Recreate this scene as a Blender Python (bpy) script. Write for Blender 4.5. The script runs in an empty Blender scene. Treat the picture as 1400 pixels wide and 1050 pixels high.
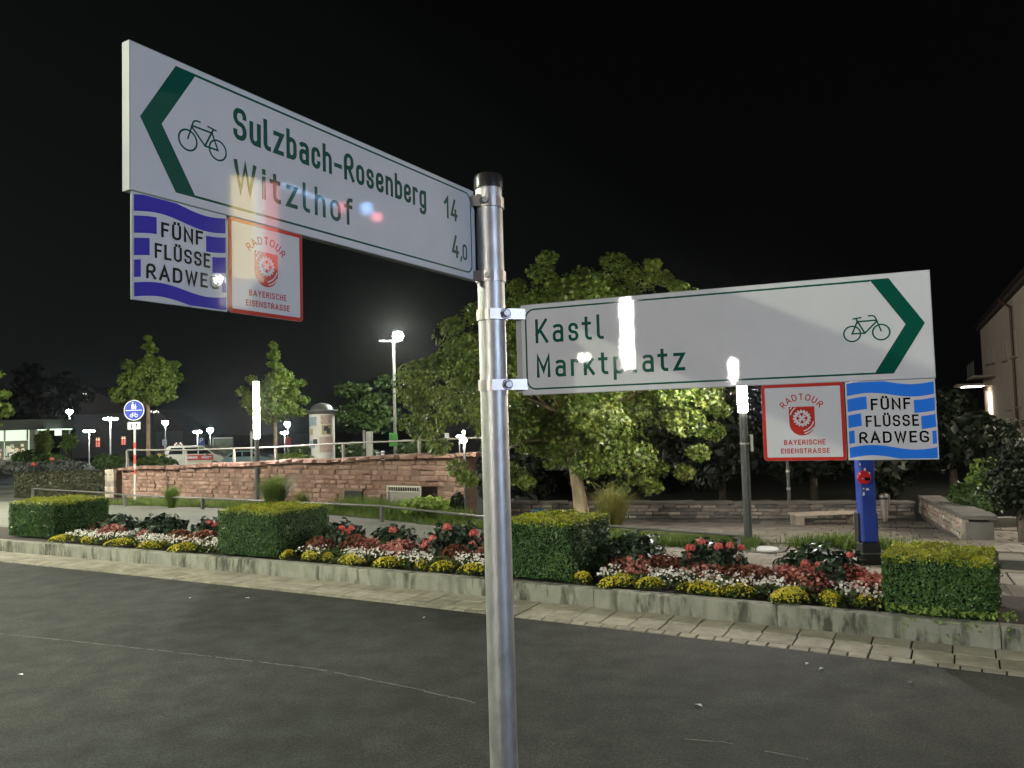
import bpy, math, random
import numpy as np
from math import radians as RD, pi
random.seed(7); rng = np.random.default_rng(7)
S = bpy.context.scene
COL = S.collection

# ---------------------------------------------------------------- camera
CAM_H = 2.2
cam_d = bpy.data.cameras.new('camera'); cam = bpy.data.objects.new('camera', cam_d); COL.objects.link(cam)
cam_d.lens = 27.0; cam_d.sensor_width = 36.0; cam_d.clip_start = 0.05; cam_d.clip_end = 2000
from mathutils import Matrix, Vector
Mcam = Matrix.Translation((0, 0, CAM_H)) @ Matrix.Rotation(RD(93.0), 4, 'X') @ Matrix.Rotation(RD(-1.63), 4, 'Z')
cam.matrix_world = Mcam
S.camera = cam
# ---------------------------------------------------------------- world: night sky
W = bpy.data.worlds.new("World"); S.world = W; W.use_nodes = True
nt = W.node_tree; nt.nodes.clear()
wo = nt.nodes.new('ShaderNodeOutputWorld'); bg = nt.nodes.new('ShaderNodeBackground')
tc = nt.nodes.new('ShaderNodeTexCoord'); dp = nt.nodes.new('ShaderNodeVectorMath'); dp.operation = 'DOT_PRODUCT'
dp.inputs[1].default_value = (-0.80, 0.50, -0.95)         # town glow low on the left-hand horizon
rp = nt.nodes.new('ShaderNodeValToRGB'); rp.color_ramp.interpolation = 'B_SPLINE'
rp.color_ramp.elements[0].position = 0.12; rp.color_ramp.elements[0].color = (0.0013, 0.0014, 0.0015, 1)
rp.color_ramp.elements[1].position = 1.0; rp.color_ramp.elements[1].color = (0.0070, 0.0096, 0.0088, 1)
nt.links.new(tc.outputs['Generated'], dp.inputs[0]); nt.links.new(dp.outputs['Value'], rp.inputs[0])
nt.links.new(rp.outputs[0], bg.inputs[0]); bg.inputs[1].default_value = 1.0
nt.links.new(bg.outputs[0], wo.inputs[0])
S.view_settings.view_transform = 'Standard'; S.view_settings.look = 'None'
S.view_settings.gamma = 1.0; S.view_settings.exposure = 0.0; S.view_settings.use_curve_mapping = False
try:
    S.cycles.use_denoising = True; S.cycles.denoiser = 'OPENIMAGEDENOISE'
    S.cycles.sample_clamp_indirect = 3.0; S.cycles.max_bounces = 6; S.cycles.caustics_reflective = False
    S.cycles.caustics_refractive = False; S.cycles.use_light_tree = True
except Exception: pass
# brightness of the lamps (all colours and strengths are set here)
WARM = (1.0, 0.88, 0.74); NEUT = (1.0, 0.97, 0.80); GREENISH = (0.94, 1.0, 0.78); BLUISH = (0.62, 0.74, 1.0)
TUBE = 400.0            # tall column lamps
# ---------------------------------------------------------------- picture geometry -> place geometry
Rm = np.array(Mcam.to_3x3()); C0 = np.array([0, 0, CAM_H])
def ray(px, py): return Rm @ np.array([(px - 700) / 1050., (525 - py) / 1050., -1.])
def G(px, py, z=0.0):
    d = ray(px, py); return C0 + d * (z - CAM_H) / d[2]
def D(px, py, Y):
    d = ray(px, py); return C0 + d * Y / d[1]
def proj(p):
    q = Rm.T @ (np.array(p, float) - C0)
    if q[2] > -0.1: return None
    return 700 + 1050 * q[0] / -q[2], 525 - 1050 * q[1] / -q[2]
U = np.array([0.9, -0.436]); V = np.array([0.436, 0.9])      # along / across the promenade
def smooth(a, b, x): t = min(1, max(0, (x - a) / (b - a))); return t * t * (3 - 2 * t)
def T(x, y):                                                  # height of the terrain
    v = x * V[0] + y * V[1]
    a = -0.095 * min(8.5, max(0, v - 14.3)) * smooth(-4, 0, x)
    b = -0.75 * smooth(30, 50, y)
    if v > 24.6 and x > -1.5: a -= 2.6 * smooth(24.6, 29, v) * smooth(-1.5, 1, x)
    return min(a, b)
def GT(px, py):
    z = 0.0
    for _ in range(30):
        p = G(px, py, z); z = 0.5 * z + 0.5 * max(-.82, T(p[0], p[1]))
    p = G(px, py, z); return np.array([p[0], p[1], max(-.82, T(p[0], p[1]))])

# ---------------------------------------------------------------- materials
def new_mat(name):
    m = bpy.data.materials.new(name); m.use_nodes = True; n = m.node_tree
    return m, n, n.nodes['Principled BSDF']
def mat(name, col, rough=0.7, var=0.25, scale=8.0, bump=0.0, bscale=None, metal=0.0, coat=0.0, col2=None, stretch=None, spec=None, detail=6, peel=0):
    m, n, b = new_mat(name)
    tcn = n.nodes.new('ShaderNodeTexCoord'); mp = n.nodes.new('ShaderNodeMapping')
    geo = n.nodes.new('ShaderNodeNewGeometry')
    n.links.new(geo.outputs['Position'], mp.inputs[0])
    if stretch: mp.inputs['Scale'].default_value = stretch
    nz = n.nodes.new('ShaderNodeTexNoise'); nz.inputs['Scale'].default_value = scale; nz.inputs['Detail'].default_value = detail
    nz.inputs['Roughness'].default_value = 0.65
    n.links.new(mp.outputs[0], nz.inputs['Vector'])
    r = n.nodes.new('ShaderNodeValToRGB')
    c1 = tuple(c * (1 - var) for c in col[:3]); c2 = col2 if col2 else tuple(min(1, c * (1 + var)) for c in col[:3])
    r.color_ramp.elements[0].position = 0.32; r.color_ramp.elements[1].position = 0.68
    r.color_ramp.elements[0].color = (*c1, 1); r.color_ramp.elements[1].color = (*c2, 1)
    n.links.new(nz.outputs[0], r.inputs[0]); n.links.new(r.outputs[0], b.inputs['Base Color'])
    b.inputs['Roughness'].default_value = rough; b.inputs['Metallic'].default_value = metal
    if coat: b.inputs['Coat Weight'].default_value = coat; b.inputs['Coat Roughness'].default_value = 0.03
    if peel:      # slightly uneven film: mirrored lamps get ragged edges
        b.inputs['Coat Roughness'].default_value = 0.012
        n3 = n.nodes.new('ShaderNodeTexNoise'); n3.inputs['Scale'].default_value = 260; n3.inputs['Detail'].default_value = 2
        n.links.new(geo.outputs['Position'], n3.inputs['Vector']); b3 = n.nodes.new('ShaderNodeBump'); b3.inputs['Strength'].default_value = .02; b3.inputs['Distance'].default_value = .0008
        n.links.new(n3.outputs[0], b3.inputs['Height']); n.links.new(b3.outputs[0], b.inputs['Coat Normal'])
    if spec is not None: b.inputs['Specular IOR Level'].default_value = spec
    if bump:
        n2 = n.nodes.new('ShaderNodeTexNoise'); n2.inputs['Scale'].default_value = bscale or scale * 6; n2.inputs['Detail'].default_value = 5
        n.links.new(mp.outputs[0], n2.inputs['Vector'])
        bp = n.nodes.new('ShaderNodeBump'); bp.inputs['Strength'].default_value = bump; bp.inputs['Distance'].default_value = 0.02
        n.links.new(n2.outputs[0], bp.inputs['Height']); n.links.new(bp.outputs[0], b.inputs['Normal'])
    return m
def emit(name, col, s):
    m, n, b = new_mat(name)
    b.inputs['Base Color'].default_value = (0.8, 0.8, 0.8, 1)
    b.inputs['Emission Color'].default_value = (*col, 1); b.inputs['Emission Strength'].default_value = s
    return m
def leaf_mat(name, cols, rough=0.45, transl=0.3, wide=None):
    """leaf colours picked per leaf, with larger drifts over the plant"""
    m, n, b = new_mat(name)
    geo = n.nodes.new('ShaderNodeNewGeometry'); r = n.nodes.new('ShaderNodeValToRGB')
    r.color_ramp.elements[0].color = (*cols[0], 1); r.color_ramp.elements[1].color = (*cols[-1], 1)
    for i, c in enumerate(cols[1:-1]):
        e = r.color_ramp.elements.new((i + 1) / (len(cols) - 1)); e.color = (*c, 1)
    nz = n.nodes.new('ShaderNodeTexNoise'); nz.inputs['Scale'].default_value = 2.5; nz.inputs['Detail'].default_value = 2
    n.links.new(geo.outputs['Position'], nz.inputs['Vector'])
    ad = n.nodes.new('ShaderNodeMath'); ad.operation = 'MULTIPLY_ADD'; ad.inputs[1].default_value = 0.6
    sb = n.nodes.new('ShaderNodeMath'); sb.operation = 'MULTIPLY_ADD'; sb.inputs[1].default_value = 1.4; sb.inputs[2].default_value = -0.5
    n.links.new(nz.outputs[0], sb.inputs[0]); n.links.new(geo.outputs['Random Per Island'], ad.inputs[0]); n.links.new(sb.outputs[0], ad.inputs[2])
    n.links.new(ad.outputs[0], r.inputs[0]); n.links.new(r.outputs[0], b.inputs['Base Color'])
    b.inputs['Roughness'].default_value = rough
    if transl:
        tr = n.nodes.new('ShaderNodeBsdfTranslucent'); mx = n.nodes.new('ShaderNodeMixShader'); mx.inputs[0].default_value = transl
        n.links.new(r.outputs[0], tr.inputs[0]); n.links.new(b.outputs[0], mx.inputs[1]); n.links.new(tr.outputs[0], mx.inputs[2])
        n.links.new(mx.outputs[0], n.nodes['Material Output'].inputs[0])
    return m
def asphalt_mat():
    m, n, b = new_mat('asphalt')
    geo = n.nodes.new('ShaderNodeNewGeometry'); L = n.links.new
    def noise(s, d=6, st=(1, 1, 1)):
        mp = n.nodes.new('ShaderNodeMapping'); mp.inputs['Scale'].default_value = st; L(geo.outputs['Position'], mp.inputs[0])
        z = n.nodes.new('ShaderNodeTexNoise'); z.inputs['Scale'].default_value = s; z.inputs['Detail'].default_value = d; L(mp.outputs[0], z.inputs['Vector']); return z
    big, mid, fine = noise(0.35, 3), noise(3.0, 6), noise(75, 4)
    r1 = n.nodes.new('ShaderNodeValToRGB'); r1.color_ramp.elements[0].position = .3; r1.color_ramp.elements[1].position = .7
    r1.color_ramp.elements[0].color = (.021, .024, .020, 1); r1.color_ramp.elements[1].color = (.040, .042, .037, 1); L(big.outputs[0], r1.inputs[0])
    mx = n.nodes.new('ShaderNodeMix'); mx.data_type = 'RGBA'; mx.blend_type = 'MULTIPLY'; mx.inputs[0].default_value = 1
    r2 = n.nodes.new('ShaderNodeValToRGB'); r2.color_ramp.elements[0].position = .3; r2.color_ramp.elements[1].position = .75
    r2.color_ramp.elements[0].color = (.62, .62, .62, 1); r2.color_ramp.elements[1].color = (1.25, 1.25, 1.22, 1); L(mid.outputs[0], r2.inputs[0])
    L(r1.outputs[0], mx.inputs[6]); L(r2.outputs[0], mx.inputs[7])
    mx2 = n.nodes.new('ShaderNodeMix'); mx2.data_type = 'RGBA'; mx2.blend_type = 'MULTIPLY'; mx2.inputs[0].default_value = 1
    r3 = n.nodes.new('ShaderNodeValToRGB'); r3.color_ramp.elements[0].position = .35; r3.color_ramp.elements[1].position = .72
    r3.color_ramp.elements[0].color = (.62, .62, .62, 1); r3.color_ramp.elements[1].color = (1.8, 1.8, 1.8, 1); L(fine.outputs[0], r3.inputs[0])
    L(mx.outputs[2], mx2.inputs[6]); L(r3.outputs[0], mx2.inputs[7]); L(mx2.outputs[2], b.inputs['Base Color'])
    b.inputs['Roughness'].default_value = .85; b.inputs['Specular IOR Level'].default_value = .2
    bp = n.nodes.new('ShaderNodeBump'); bp.inputs['Strength'].default_value = .5; bp.inputs['Distance'].default_value = .006
    L(fine.outputs[0], bp.inputs['Height']); L(bp.outputs[0], b.inputs['Normal'])
    return m
def kerb_mat():
    m, n, b = new_mat('kerb_concrete'); geo = n.nodes.new('ShaderNodeNewGeometry'); L = n.links.new
    def nz(s, st, d=6, r=.6):
        mp = n.nodes.new('ShaderNodeMapping'); mp.inputs['Scale'].default_value = st; L(geo.outputs['Position'], mp.inputs[0])
        z = n.nodes.new('ShaderNodeTexNoise'); z.inputs['Scale'].default_value = s; z.inputs['Detail'].default_value = d; z.inputs['Roughness'].default_value = r; L(mp.outputs[0], z.inputs['Vector']); return z
    def ramp(z, p0, c0, p1, c1):
        r = n.nodes.new('ShaderNodeValToRGB'); r.color_ramp.elements[0].position = p0; r.color_ramp.elements[1].position = p1
        r.color_ramp.elements[0].color = (*c0, 1); r.color_ramp.elements[1].color = (*c1, 1); L(z, r.inputs[0]); return r.outputs[0]
    def mul(a, c):
        x = n.nodes.new('ShaderNodeMix'); x.data_type = 'RGBA'; x.blend_type = 'MULTIPLY'; x.inputs[0].default_value = 1; L(a, x.inputs[6]); L(c, x.inputs[7]); return x.outputs[2]
    base = ramp(nz(3, (1, 1, 1)).outputs[0], .3, (.19, .188, .155), .7, (.285, .275, .23))
    drips = ramp(nz(8, (1, 1, .25), 5).outputs[0], .44, (1, 1, 1), .58, (.25, .25, .21))
    mask = ramp(nz(1.6, (1, 1, .3), 3).outputs[0], .38, (0, 0, 0), .55, (1, 1, 1))
    x = n.nodes.new('ShaderNodeMix'); x.data_type = 'RGBA'; L(mask, x.inputs[0]); x.inputs[6].default_value = (1, 1, 1, 1); L(drips, x.inputs[7])
    spots = ramp(nz(60, (1, 1, 1), 3).outputs[0], .62, (1, 1, 1), .72, (.6, .6, .55))
    L(mul(mul(base, x.outputs[2]), spots), b.inputs['Base Color']); b.inputs['Roughness'].default_value = .88
    bp = n.nodes.new('ShaderNodeBump'); bp.inputs['Strength'].default_value = .35; bp.inputs['Distance'].default_value = .01
    L(nz(60, (1, 1, 1), 4).outputs[0], bp.inputs['Height']); L(bp.outputs[0], b.inputs['Normal']); return m
M = dict(
    asphalt=asphalt_mat(),
    path=mat('path_asphalt', (.115, .122, .10), .85, .12, 1.2, .3, 90),
    soil=mat('soil', (.030, .022, .016), .95, .4, 14, .8, 60),
    ground=mat('ground_earth', (.05, .055, .045), .95, .3, 2),
    joint=mat('dark_joint', (.018, .017, .014), .95, .3, 20),
    paver=mat('grey_paver', (.27, .245, .19), .85, .28, 4, .35, 70),
    paver2=mat('darker_paver', (.215, .195, .15), .85, .25, 6, .35, 70),
    slab=mat('concrete_slab', (.155, .135, .108), .88, .16, 3, .25, 60),
    slab3=mat('pale_worn_slab', (.185, .165, .135), .88, .2, 3, .25, 60),
    slab2=mat('worn_slab', (.130, .115, .092), .88, .2, 3, .25, 60),
    kerb=kerb_mat(),
    stone=mat('red_sandstone', (.235, .142, .112), .9, .28, 3, .7, 26),
    stone2=mat('pale_sandstone', (.27, .175, .135), .9, .25, 3, .7, 26),
    stone3=mat('brown_sandstone', (.19, .108, .082), .9, .3, 4, .7, 26),
    mortar=mat('mortar', (.155, .098, .075), .95, .3, 9, .5, 40),
    lstone=mat('grey_limestone', (.20, .18, .15), .9, .35, 3, .7, 30),
    lstone2=mat('pale_limestone', (.30, .26, .21), .9, .35, 3, .7, 30),
    cap=mat('coping_concrete', (.11, .105, .09), .9, .3, 2, .3, 40),
    steel=mat('galvanised_steel', (.40, .40, .39), .46, .22, 30, .03, 60, metal=.8, stretch=(1, 1, .5), detail=9),
    clamp=mat('clamp_steel', (.42, .39, .37), .42, .06, 40, metal=.95),
    bolt=mat('bolt_steel', (.42, .42, .40), .5, .1, 60, metal=.9),
    black=mat('black_plastic', (.012, .012, .012), .4, .1, 5),
    cappl=mat('pole_cap_plastic', (.02, .018, .016), .32, .1, 5),
    white=mat('sign_white', (.50, .495, .485), .7, .045, 7, coat=1.0, spec=.1, peel=1),
    edge=mat('board_edge_aluminium', (.30, .31, .29), .6, .08, 20),
    green=mat('sign_green', (.001, .062, .038), .7, .03, 3, coat=1.0, spec=.05),
    redp=mat('print_red', (.40, .025, .018), .42, .05, 4, coat=1.0, spec=.05, peel=1),
    purple=mat('print_violet_blue', (.035, .025, .30), .42, .03, 4, coat=1.0, spec=.05, peel=1),
    blue=mat('print_blue', (.018, .16, .62), .42, .05, 4, coat=1.0, spec=.05, peel=1),
    blackp=mat('print_black', (.006, .006, .006), .42, .03, 4, coat=1.0, spec=.05, peel=1),
    lamp_post=mat('lamp_post_grey', (.075, .08, .08), .45, .1, 10, metal=.3),
    rust=mat('brown_downpipe', (.10, .035, .022), .5, .2, 6),
    railpaint=mat('railing_paint', (.22, .215, .19), .5, .1, 8),
    paleposts=mat('pale_painted_metal', (.46, .45, .40), .5, .1, 8),
    rail=mat('dark_rail', (.10, .10, .09), .5, .2, 10, metal=.3),
    bark=mat('bark', (.27, .21, .13), .9, .35, 9, .6, 30, stretch=(1, 1, .35)),
    darkbark=mat('dark_bark', (.07, .055, .04), .9, .35, 9, .6, 30),
    signblue=mat('road_sign_blue', (.008, .035, .33), .45, .03, 5),
    signwhite=mat('road_sign_white', (.62, .63, .62), .45, .03, 5),
    stripe=mat('red_band', (.50, .06, .04), .5, .1, 5),
    colblue=mat('blue_column_paint', (.014, .042, .27), .35, .25, 5, coat=.4),
    redball=mat('red_disc', (.50, .012, .02), .3, .1, 5, coat=.5),
    zinc=mat('zinc_roof', (.20, .21, .20), .45, .1, 4, metal=.5),
    poster=mat('poster_paper', (.68, .67, .62), .7, .1, 2),
    p_blue=mat('poster_blue', (.32, .40, .44), .7, .3, 7), p_yel=mat('poster_yellow', (.42, .36, .18), .7, .4, 9),
    p_pink=mat('poster_pink', (.48, .38, .33), .7, .2, 7), p_dark=mat('poster_dark', (.04, .05, .08), .7, .3, 9),
    vanwhite=mat('van_paint', (.52, .50, .38), .3, .03, 2, coat=.6),
    vanred=mat('van_red_print', (.42, .02, .02), .3, .05, 3, coat=.6),
    carblue=mat('car_paint', (.22, .33, .33), .3, .04, 2, coat=.6),
    glass=mat('dark_glass', (.01, .012, .014), .08, .05, 2, spec=.7),
    tyre=mat('tyre', (.012, .012, .012), .8, .1, 20), rim=mat('wheel_rim', (.35, .35, .35), .35, .1, 10, metal=.7),
    yellowbox=mat('yellow_box', (.40, .30, .02), .5, .1, 4),
    plaster=mat('peach_plaster', (.50, .38, .30), .9, .08, 1.2, .1, 30),
    shutter=mat('pale_window', (.42, .36, .31), .6, .08, 4),
    rooftile=mat('dark_roof', (.05, .035, .03), .85, .3, 4),
    housewall=mat('dark_house_wall', (.10, .10, .095), .9, .1, 1),
    shopwall=mat('shop_render', (.34, .34, .29), .85, .08, 2),
    shoproof=mat('shop_roof', (.10, .11, .105), .8, .1, 2),
    tarp=mat('blue_tarp', (.015, .06, .11), .6, .2, 9, .4, 12),
    lime=leaf_mat('hedge_top_leaf', [(.09, .14, .010), (.28, .31, .016), (.50, .48, .03)], .5, .25),  # new-growth colour, with lamp light on the tops painted in
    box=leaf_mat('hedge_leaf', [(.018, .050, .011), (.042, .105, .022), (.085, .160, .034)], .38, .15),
    hedgecore=mat('hedge_core', (.006, .010, .005), 1, .2, 5),
    brownhedge=leaf_mat('brown_hedge_leaf', [(.022, .022, .010), (.032, .040, .014), (.055, .042, .020)], .55, .2),
    plane=leaf_mat('tree_leaf', [(.045, .085, .013), (.085, .135, .022), (.15, .195, .035), (.22, .235, .045)], .42, .30),
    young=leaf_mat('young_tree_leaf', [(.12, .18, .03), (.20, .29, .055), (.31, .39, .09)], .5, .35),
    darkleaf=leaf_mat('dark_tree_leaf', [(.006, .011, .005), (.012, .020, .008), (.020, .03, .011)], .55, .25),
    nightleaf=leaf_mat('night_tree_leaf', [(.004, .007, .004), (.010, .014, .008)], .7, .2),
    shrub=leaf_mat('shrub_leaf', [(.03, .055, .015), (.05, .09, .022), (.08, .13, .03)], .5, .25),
    shrubgrey=leaf_mat('lavender_leaf', [(.06, .075, .06), (.09, .10, .09), (.11, .12, .10)], .6, .2),
    dahlialeaf=leaf_mat('dahlia_leaf', [(.008, .018, .008), (.018, .036, .015), (.03, .055, .022)], .5, .1),
    grass=leaf_mat('grass_blade', [(.05, .09, .015), (.10, .16, .025), (.17, .21, .05)], .6, .35),
    straw=leaf_mat('ornamental_grass_blade', [(.07, .09, .02), (.17, .18, .045), (.30, .27, .09)], .6, .35),
    f_yel=leaf_mat('yellow_petal', [(.40, .32, .01), (.55, .47, .03), (.66, .60, .06)], .5, .2),
    f_white=leaf_mat('white_petal', [(.50, .42, .40), (.68, .62, .58), (.78, .76, .72)], .5, .25),
    f_red=leaf_mat('dahlia_petal', [(.36, .03, .03), (.50, .09, .08), (.58, .20, .17)], .5, .2),
    f_brown=leaf_mat('bronze_leaf_petal', [(.10, .03, .02), (.18, .06, .035), (.26, .11, .06)], .5, .2),
    f_pink=leaf_mat('begonia_petal', [(.16, .04, .035), (.38, .09, .08), (.52, .25, .21), (.28, .05, .07)], .5, .2),
    begleaf=leaf_mat('begonia_leaf', [(.06, .018, .012), (.11, .04, .02), (.05, .05, .015)], .35, .15),
    cushionleaf=leaf_mat('cushion_leaf', [(.02, .04, .01), (.05, .08, .015), (.08, .11, .02)], .5, .2),
    e_tube=emit('lamp_tube_light', (1, .93, .88), TUBE), e_tube_b=emit('lamp_tube_cool', BLUISH, 260),
    e_tube_k=emit('lamp_tube_near', (1, .94, .85), 1150),
    e_street=emit('street_lamp_light', (.95, 1, .88), 1500), e_cool=emit('cool_lamp_light', (.75, .95, 1), 420),
    e_flat=emit('flat_lamp_light', (1, .98, 1), 260), e_red=emit('red_lit_window', (1, .16, .08), .9),
    e_redtop=emit('pale_lit_window', (1, .55, .38), 1.3), e_att=emit('attic_window_light', (.85, .9, .7), .8),
    e_shop=emit('shop_interior_light', (.80, 1, .74), .85), e_shop2=emit('shop_soffit_light', (.80, 1, .78), 1.6),
    e_win=emit('lit_door_glass', (1, .93, .72), 1.3), e_canopy=emit('canopy_light', (1, .95, .8), 12),
    e_small=emit('small_lamp_light', (1, .92, .8), 700),
)
# ---------------------------------------------------------------- mesh building
class MB:
    def __init__(s): s.v = []; s.f = []; s.m = []
    def add(s, vs, fs, mi=0):
        o = len(s.v); s.v += [tuple(map(float, p)) for p in vs]; s.f += [tuple(i + o for i in f) for f in fs]; s.m += [mi] * len(fs); return s
    def box(s, c, d, rz=0, mi=0, taper=1.0):
        x, y, z = d[0] / 2, d[1] / 2, d[2] / 2; vs = []
        for sx, sy, sz in ((-1,-1,-1),(1,-1,-1),(1,1,-1),(-1,1,-1),(-1,-1,1),(1,-1,1),(1,1,1),(-1,1,1)):
            k = taper if sz > 0 else 1
            a, b = sx * x * k, sy * y * k
            vs.append((c[0] + a * math.cos(rz) - b * math.sin(rz), c[1] + a * math.sin(rz) + b * math.cos(rz), c[2] + sz * z))
        return s.add(vs, [(0,3,2,1),(4,5,6,7),(0,1,5,4),(1,2,6,5),(2,3,7,6),(3,0,4,7)], mi)
    def cyl(s, p0, p1, r0, r1=None, n=16, mi=0, caps=True):
        r1 = r0 if r1 is None else r1
        p0, p1 = Vector(p0), Vector(p1); z = (p1 - p0).normalized(); a = z.orthogonal().normalized(); b = z.cross(a)
        vs = [p0 + (a * math.cos(2*pi*i/n) + b * math.sin(2*pi*i/n)) * r0 for i in range(n)] + [p1 + (a * math.cos(2*pi*i/n) + b * math.sin(2*pi*i/n)) * r1 for i in range(n)]
        fs = [(i, (i+1) % n, n + (i+1) % n, n + i) for i in range(n)]
        if caps: fs += [tuple(range(n))[::-1], tuple(range(n, 2*n))]
        return s.add(vs, fs, mi)
    def tube(s, pts, rs, n=8, mi=0):
        for i in range(len(pts) - 1): s.cyl(pts[i], pts[i+1], rs[i], rs[i+1], n, mi, True)
        return s
    def lathe(s, prof, c=(0,0,0), n=24, mi=0):
        vs = []; k = len(prof)
        for i in range(n):
            a = 2*pi*i/n
            for r, z in prof: vs.append((c[0] + r*math.cos(a), c[1] + r*math.sin(a), c[2] + z))
        fs = [(i*k+j, ((i+1)%n)*k+j, ((i+1)%n)*k+j+1, i*k+j+1) for i in range(n) for j in range(k-1)]
        return s.add(vs, fs, mi)
    def prism(s, poly, h0, h1, f=lambda x, y, z: (x, y, z), mi=0):
        n = len(poly)
        vs = [f(x, y, h0) for x, y in poly] + [f(x, y, h1) for x, y in poly]
        fs = [tuple(range(n))[::-1], tuple(range(n, 2*n))] + [(i, (i+1)%n, n+(i+1)%n, n+i) for i in range(n)]
        return s.add(vs, fs, mi)
    def build(s, name, mats, parent=None, smooth=False, bevel=0):
        me = bpy.data.meshes.new(name); me.from_pydata(s.v, [], s.f)
        for m in (mats if isinstance(mats, (list, tuple)) else [mats]): me.materials.append(m)
        if any(s.m): me.polygons.foreach_set('material_index', s.m)
        if smooth:
            me.polygons.foreach_set('use_smooth', [True] * len(s.f))
            try: me.set_sharp_from_angle(angle=RD(40))
            except Exception: pass
        o = bpy.data.objects.new(name, me); COL.objects.link(o)
        if parent: o.parent = parent
        if bevel:
            b = o.modifiers.new('bevel', 'BEVEL'); b.width = bevel; b.segments = 2; b.limit_method = 'ANGLE'
        return o
def mesh_np(name, v, f, mats, parent=None, mi=None, smooth=False):
    me = bpy.data.meshes.new(name); v = np.asarray(v, np.float32); f = np.asarray(f, np.int32); k = f.shape[1]
    me.vertices.add(len(v)); me.vertices.foreach_set('co', v.ravel())
    me.loops.add(f.size); me.loops.foreach_set('vertex_index', f.ravel())
    me.polygons.add(len(f)); me.polygons.foreach_set('loop_start', np.arange(0, f.size, k, dtype=np.int32))
    me.polygons.foreach_set('loop_total', np.full(len(f), k, np.int32))
    for m in (mats if isinstance(mats, (list, tuple)) else [mats]): me.materials.append(m)
    if mi is not None: me.polygons.foreach_set('material_index', np.asarray(mi, np.int32))
    me.update(calc_edges=True)
    o = bpy.data.objects.new(name, me); COL.objects.link(o)
    if parent: o.parent = parent
    return o
def thing(name, label, cat, loc=(0,0,0), rz=0, group=None):
    o = bpy.data.objects.new(name, None); COL.objects.link(o); o.empty_display_size = .1
    o.location = tuple(map(float, loc)); o.rotation_euler = (0, 0, rz); return tag(o, label, cat, group)
def tag(o, label, cat, group=None):
    o['label'] = label; o['category'] = cat
    if group: o['group'] = group
    return o
def kind(o, k): o['kind'] = k; return o
def dup(root, loc, label=None, rz=None):
    r = root.copy(); COL.objects.link(r); r.location = tuple(map(float, loc))
    if rz is not None: r.rotation_euler = (0, 0, rz)
    if label: r['label'] = label
    for ch in list(root.children):
        c = ch.copy(); COL.objects.link(c); c.parent = r
        for g in ch.children:
            d = g.copy(); COL.objects.link(d); d.parent = c
    return r
def piece(name, me, loc, parent, rot=None, scale=None):
    o = bpy.data.objects.new(name, me); COL.objects.link(o); o.parent = parent; o.location = tuple(map(float, loc))
    if rot is not None: o.rotation_euler = rot
    if scale is not None: o.scale = scale
    return o
ORD = ['first', 'second', 'third', 'fourth', 'fifth', 'sixth', 'seventh', 'eighth', 'ninth', 'tenth']

def leaves(centers, normals, size, tilt=0.8, shape='kite', svar=.35):
    """small leaf faces; returns verts, faces (tri or quad)"""
    n = len(centers); c = np.asarray(centers, float); nn = np.asarray(normals, float) + rng.normal(0, tilt, (n, 3))
    nn /= np.linalg.norm(nn, axis=1)[:, None] + 1e-9
    a = np.cross(nn, rng.normal(0, 1, (n, 3))); a /= np.linalg.norm(a, axis=1)[:, None] + 1e-9
    b = np.cross(nn, a); s = size * (1 + rng.uniform(-svar, svar, n))[:, None]
    if shape == 'kite':
        P = [(-.55, 0, 0), (0, -.32, .10), (.55, 0, -.05), (0, .32, .10)]; F = [(0, 1, 2), (0, 2, 3)]
    elif shape == 'petal':
        k = 6; P = [(0, 0, -.08)] + [(.5 * math.cos(2*pi*i/k), .5 * math.sin(2*pi*i/k), .06) for i in range(k)]; F = [(0, i+1, (i+1) % k + 1) for i in range(k)]
    else:   # lobed plane / maple leaf
        rad = [.55, .22, .48, .20, .42, .12, .10, .12, .42, .20, .48, .22]
        k = 12; P = [(0, 0, 0)] + [(rad[i] * math.cos(2*pi*i/k), rad[i] * math.sin(2*pi*i/k), .10 * (i % 2) - .05) for i in range(k)]; F = [(0, i+1, (i+1) % k + 1) for i in range(k)]
    v = np.stack([c + s * (a * p[0] + b * p[1] + nn * p[2]) for p in P], 1)
    m = len(P); f = (np.arange(n)[:, None, None] * m + np.array(F)[None]).reshape(-1, 3)
    return v.reshape(-1, 3), f
def join_np(parts):
    vs, fs, ms, o = [], [], [], 0
    for i, (v, f, m) in enumerate(parts):
        vs.append(v); fs.append(f + o); ms.append(np.full(len(f), m)); o += len(v)
    return np.concatenate(vs), np.concatenate(fs), np.concatenate(ms)
def blades(n, area, h, w, lean=.3, seg=2):
    """grass blades; area(n)->(n,3) roots"""
    r = area(n); n = len(r); ang = rng.uniform(0, 2*pi, n); hh = h * rng.uniform(.5, 1.15, n); ln = lean * rng.uniform(.2, 1.3, n)
    d = np.stack([np.cos(ang), np.sin(ang), 0*ang], 1); sd = np.stack([-np.sin(ang), np.cos(ang), 0*ang], 1)
    vs = []
    for k in range(seg + 1):
        t = k / seg; c = r + d * (ln * hh * t * t)[:, None]; c[:, 2] += hh * t * (1 - .25 * ln * t)
        wd = w * (1 - t) * .5 + .0006
        vs += [c - sd * wd, c + sd * wd]
    v = np.stack(vs, 1); m = 2 * (seg + 1)
    F = []
    for k in range(seg): F += [(2*k, 2*k+1, 2*k+3), (2*k, 2*k+3, 2*k+2)]
    return v.reshape(-1, 3), (np.arange(n)[:, None, None] * m + np.array(F)[None]).reshape(-1, 3)

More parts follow.
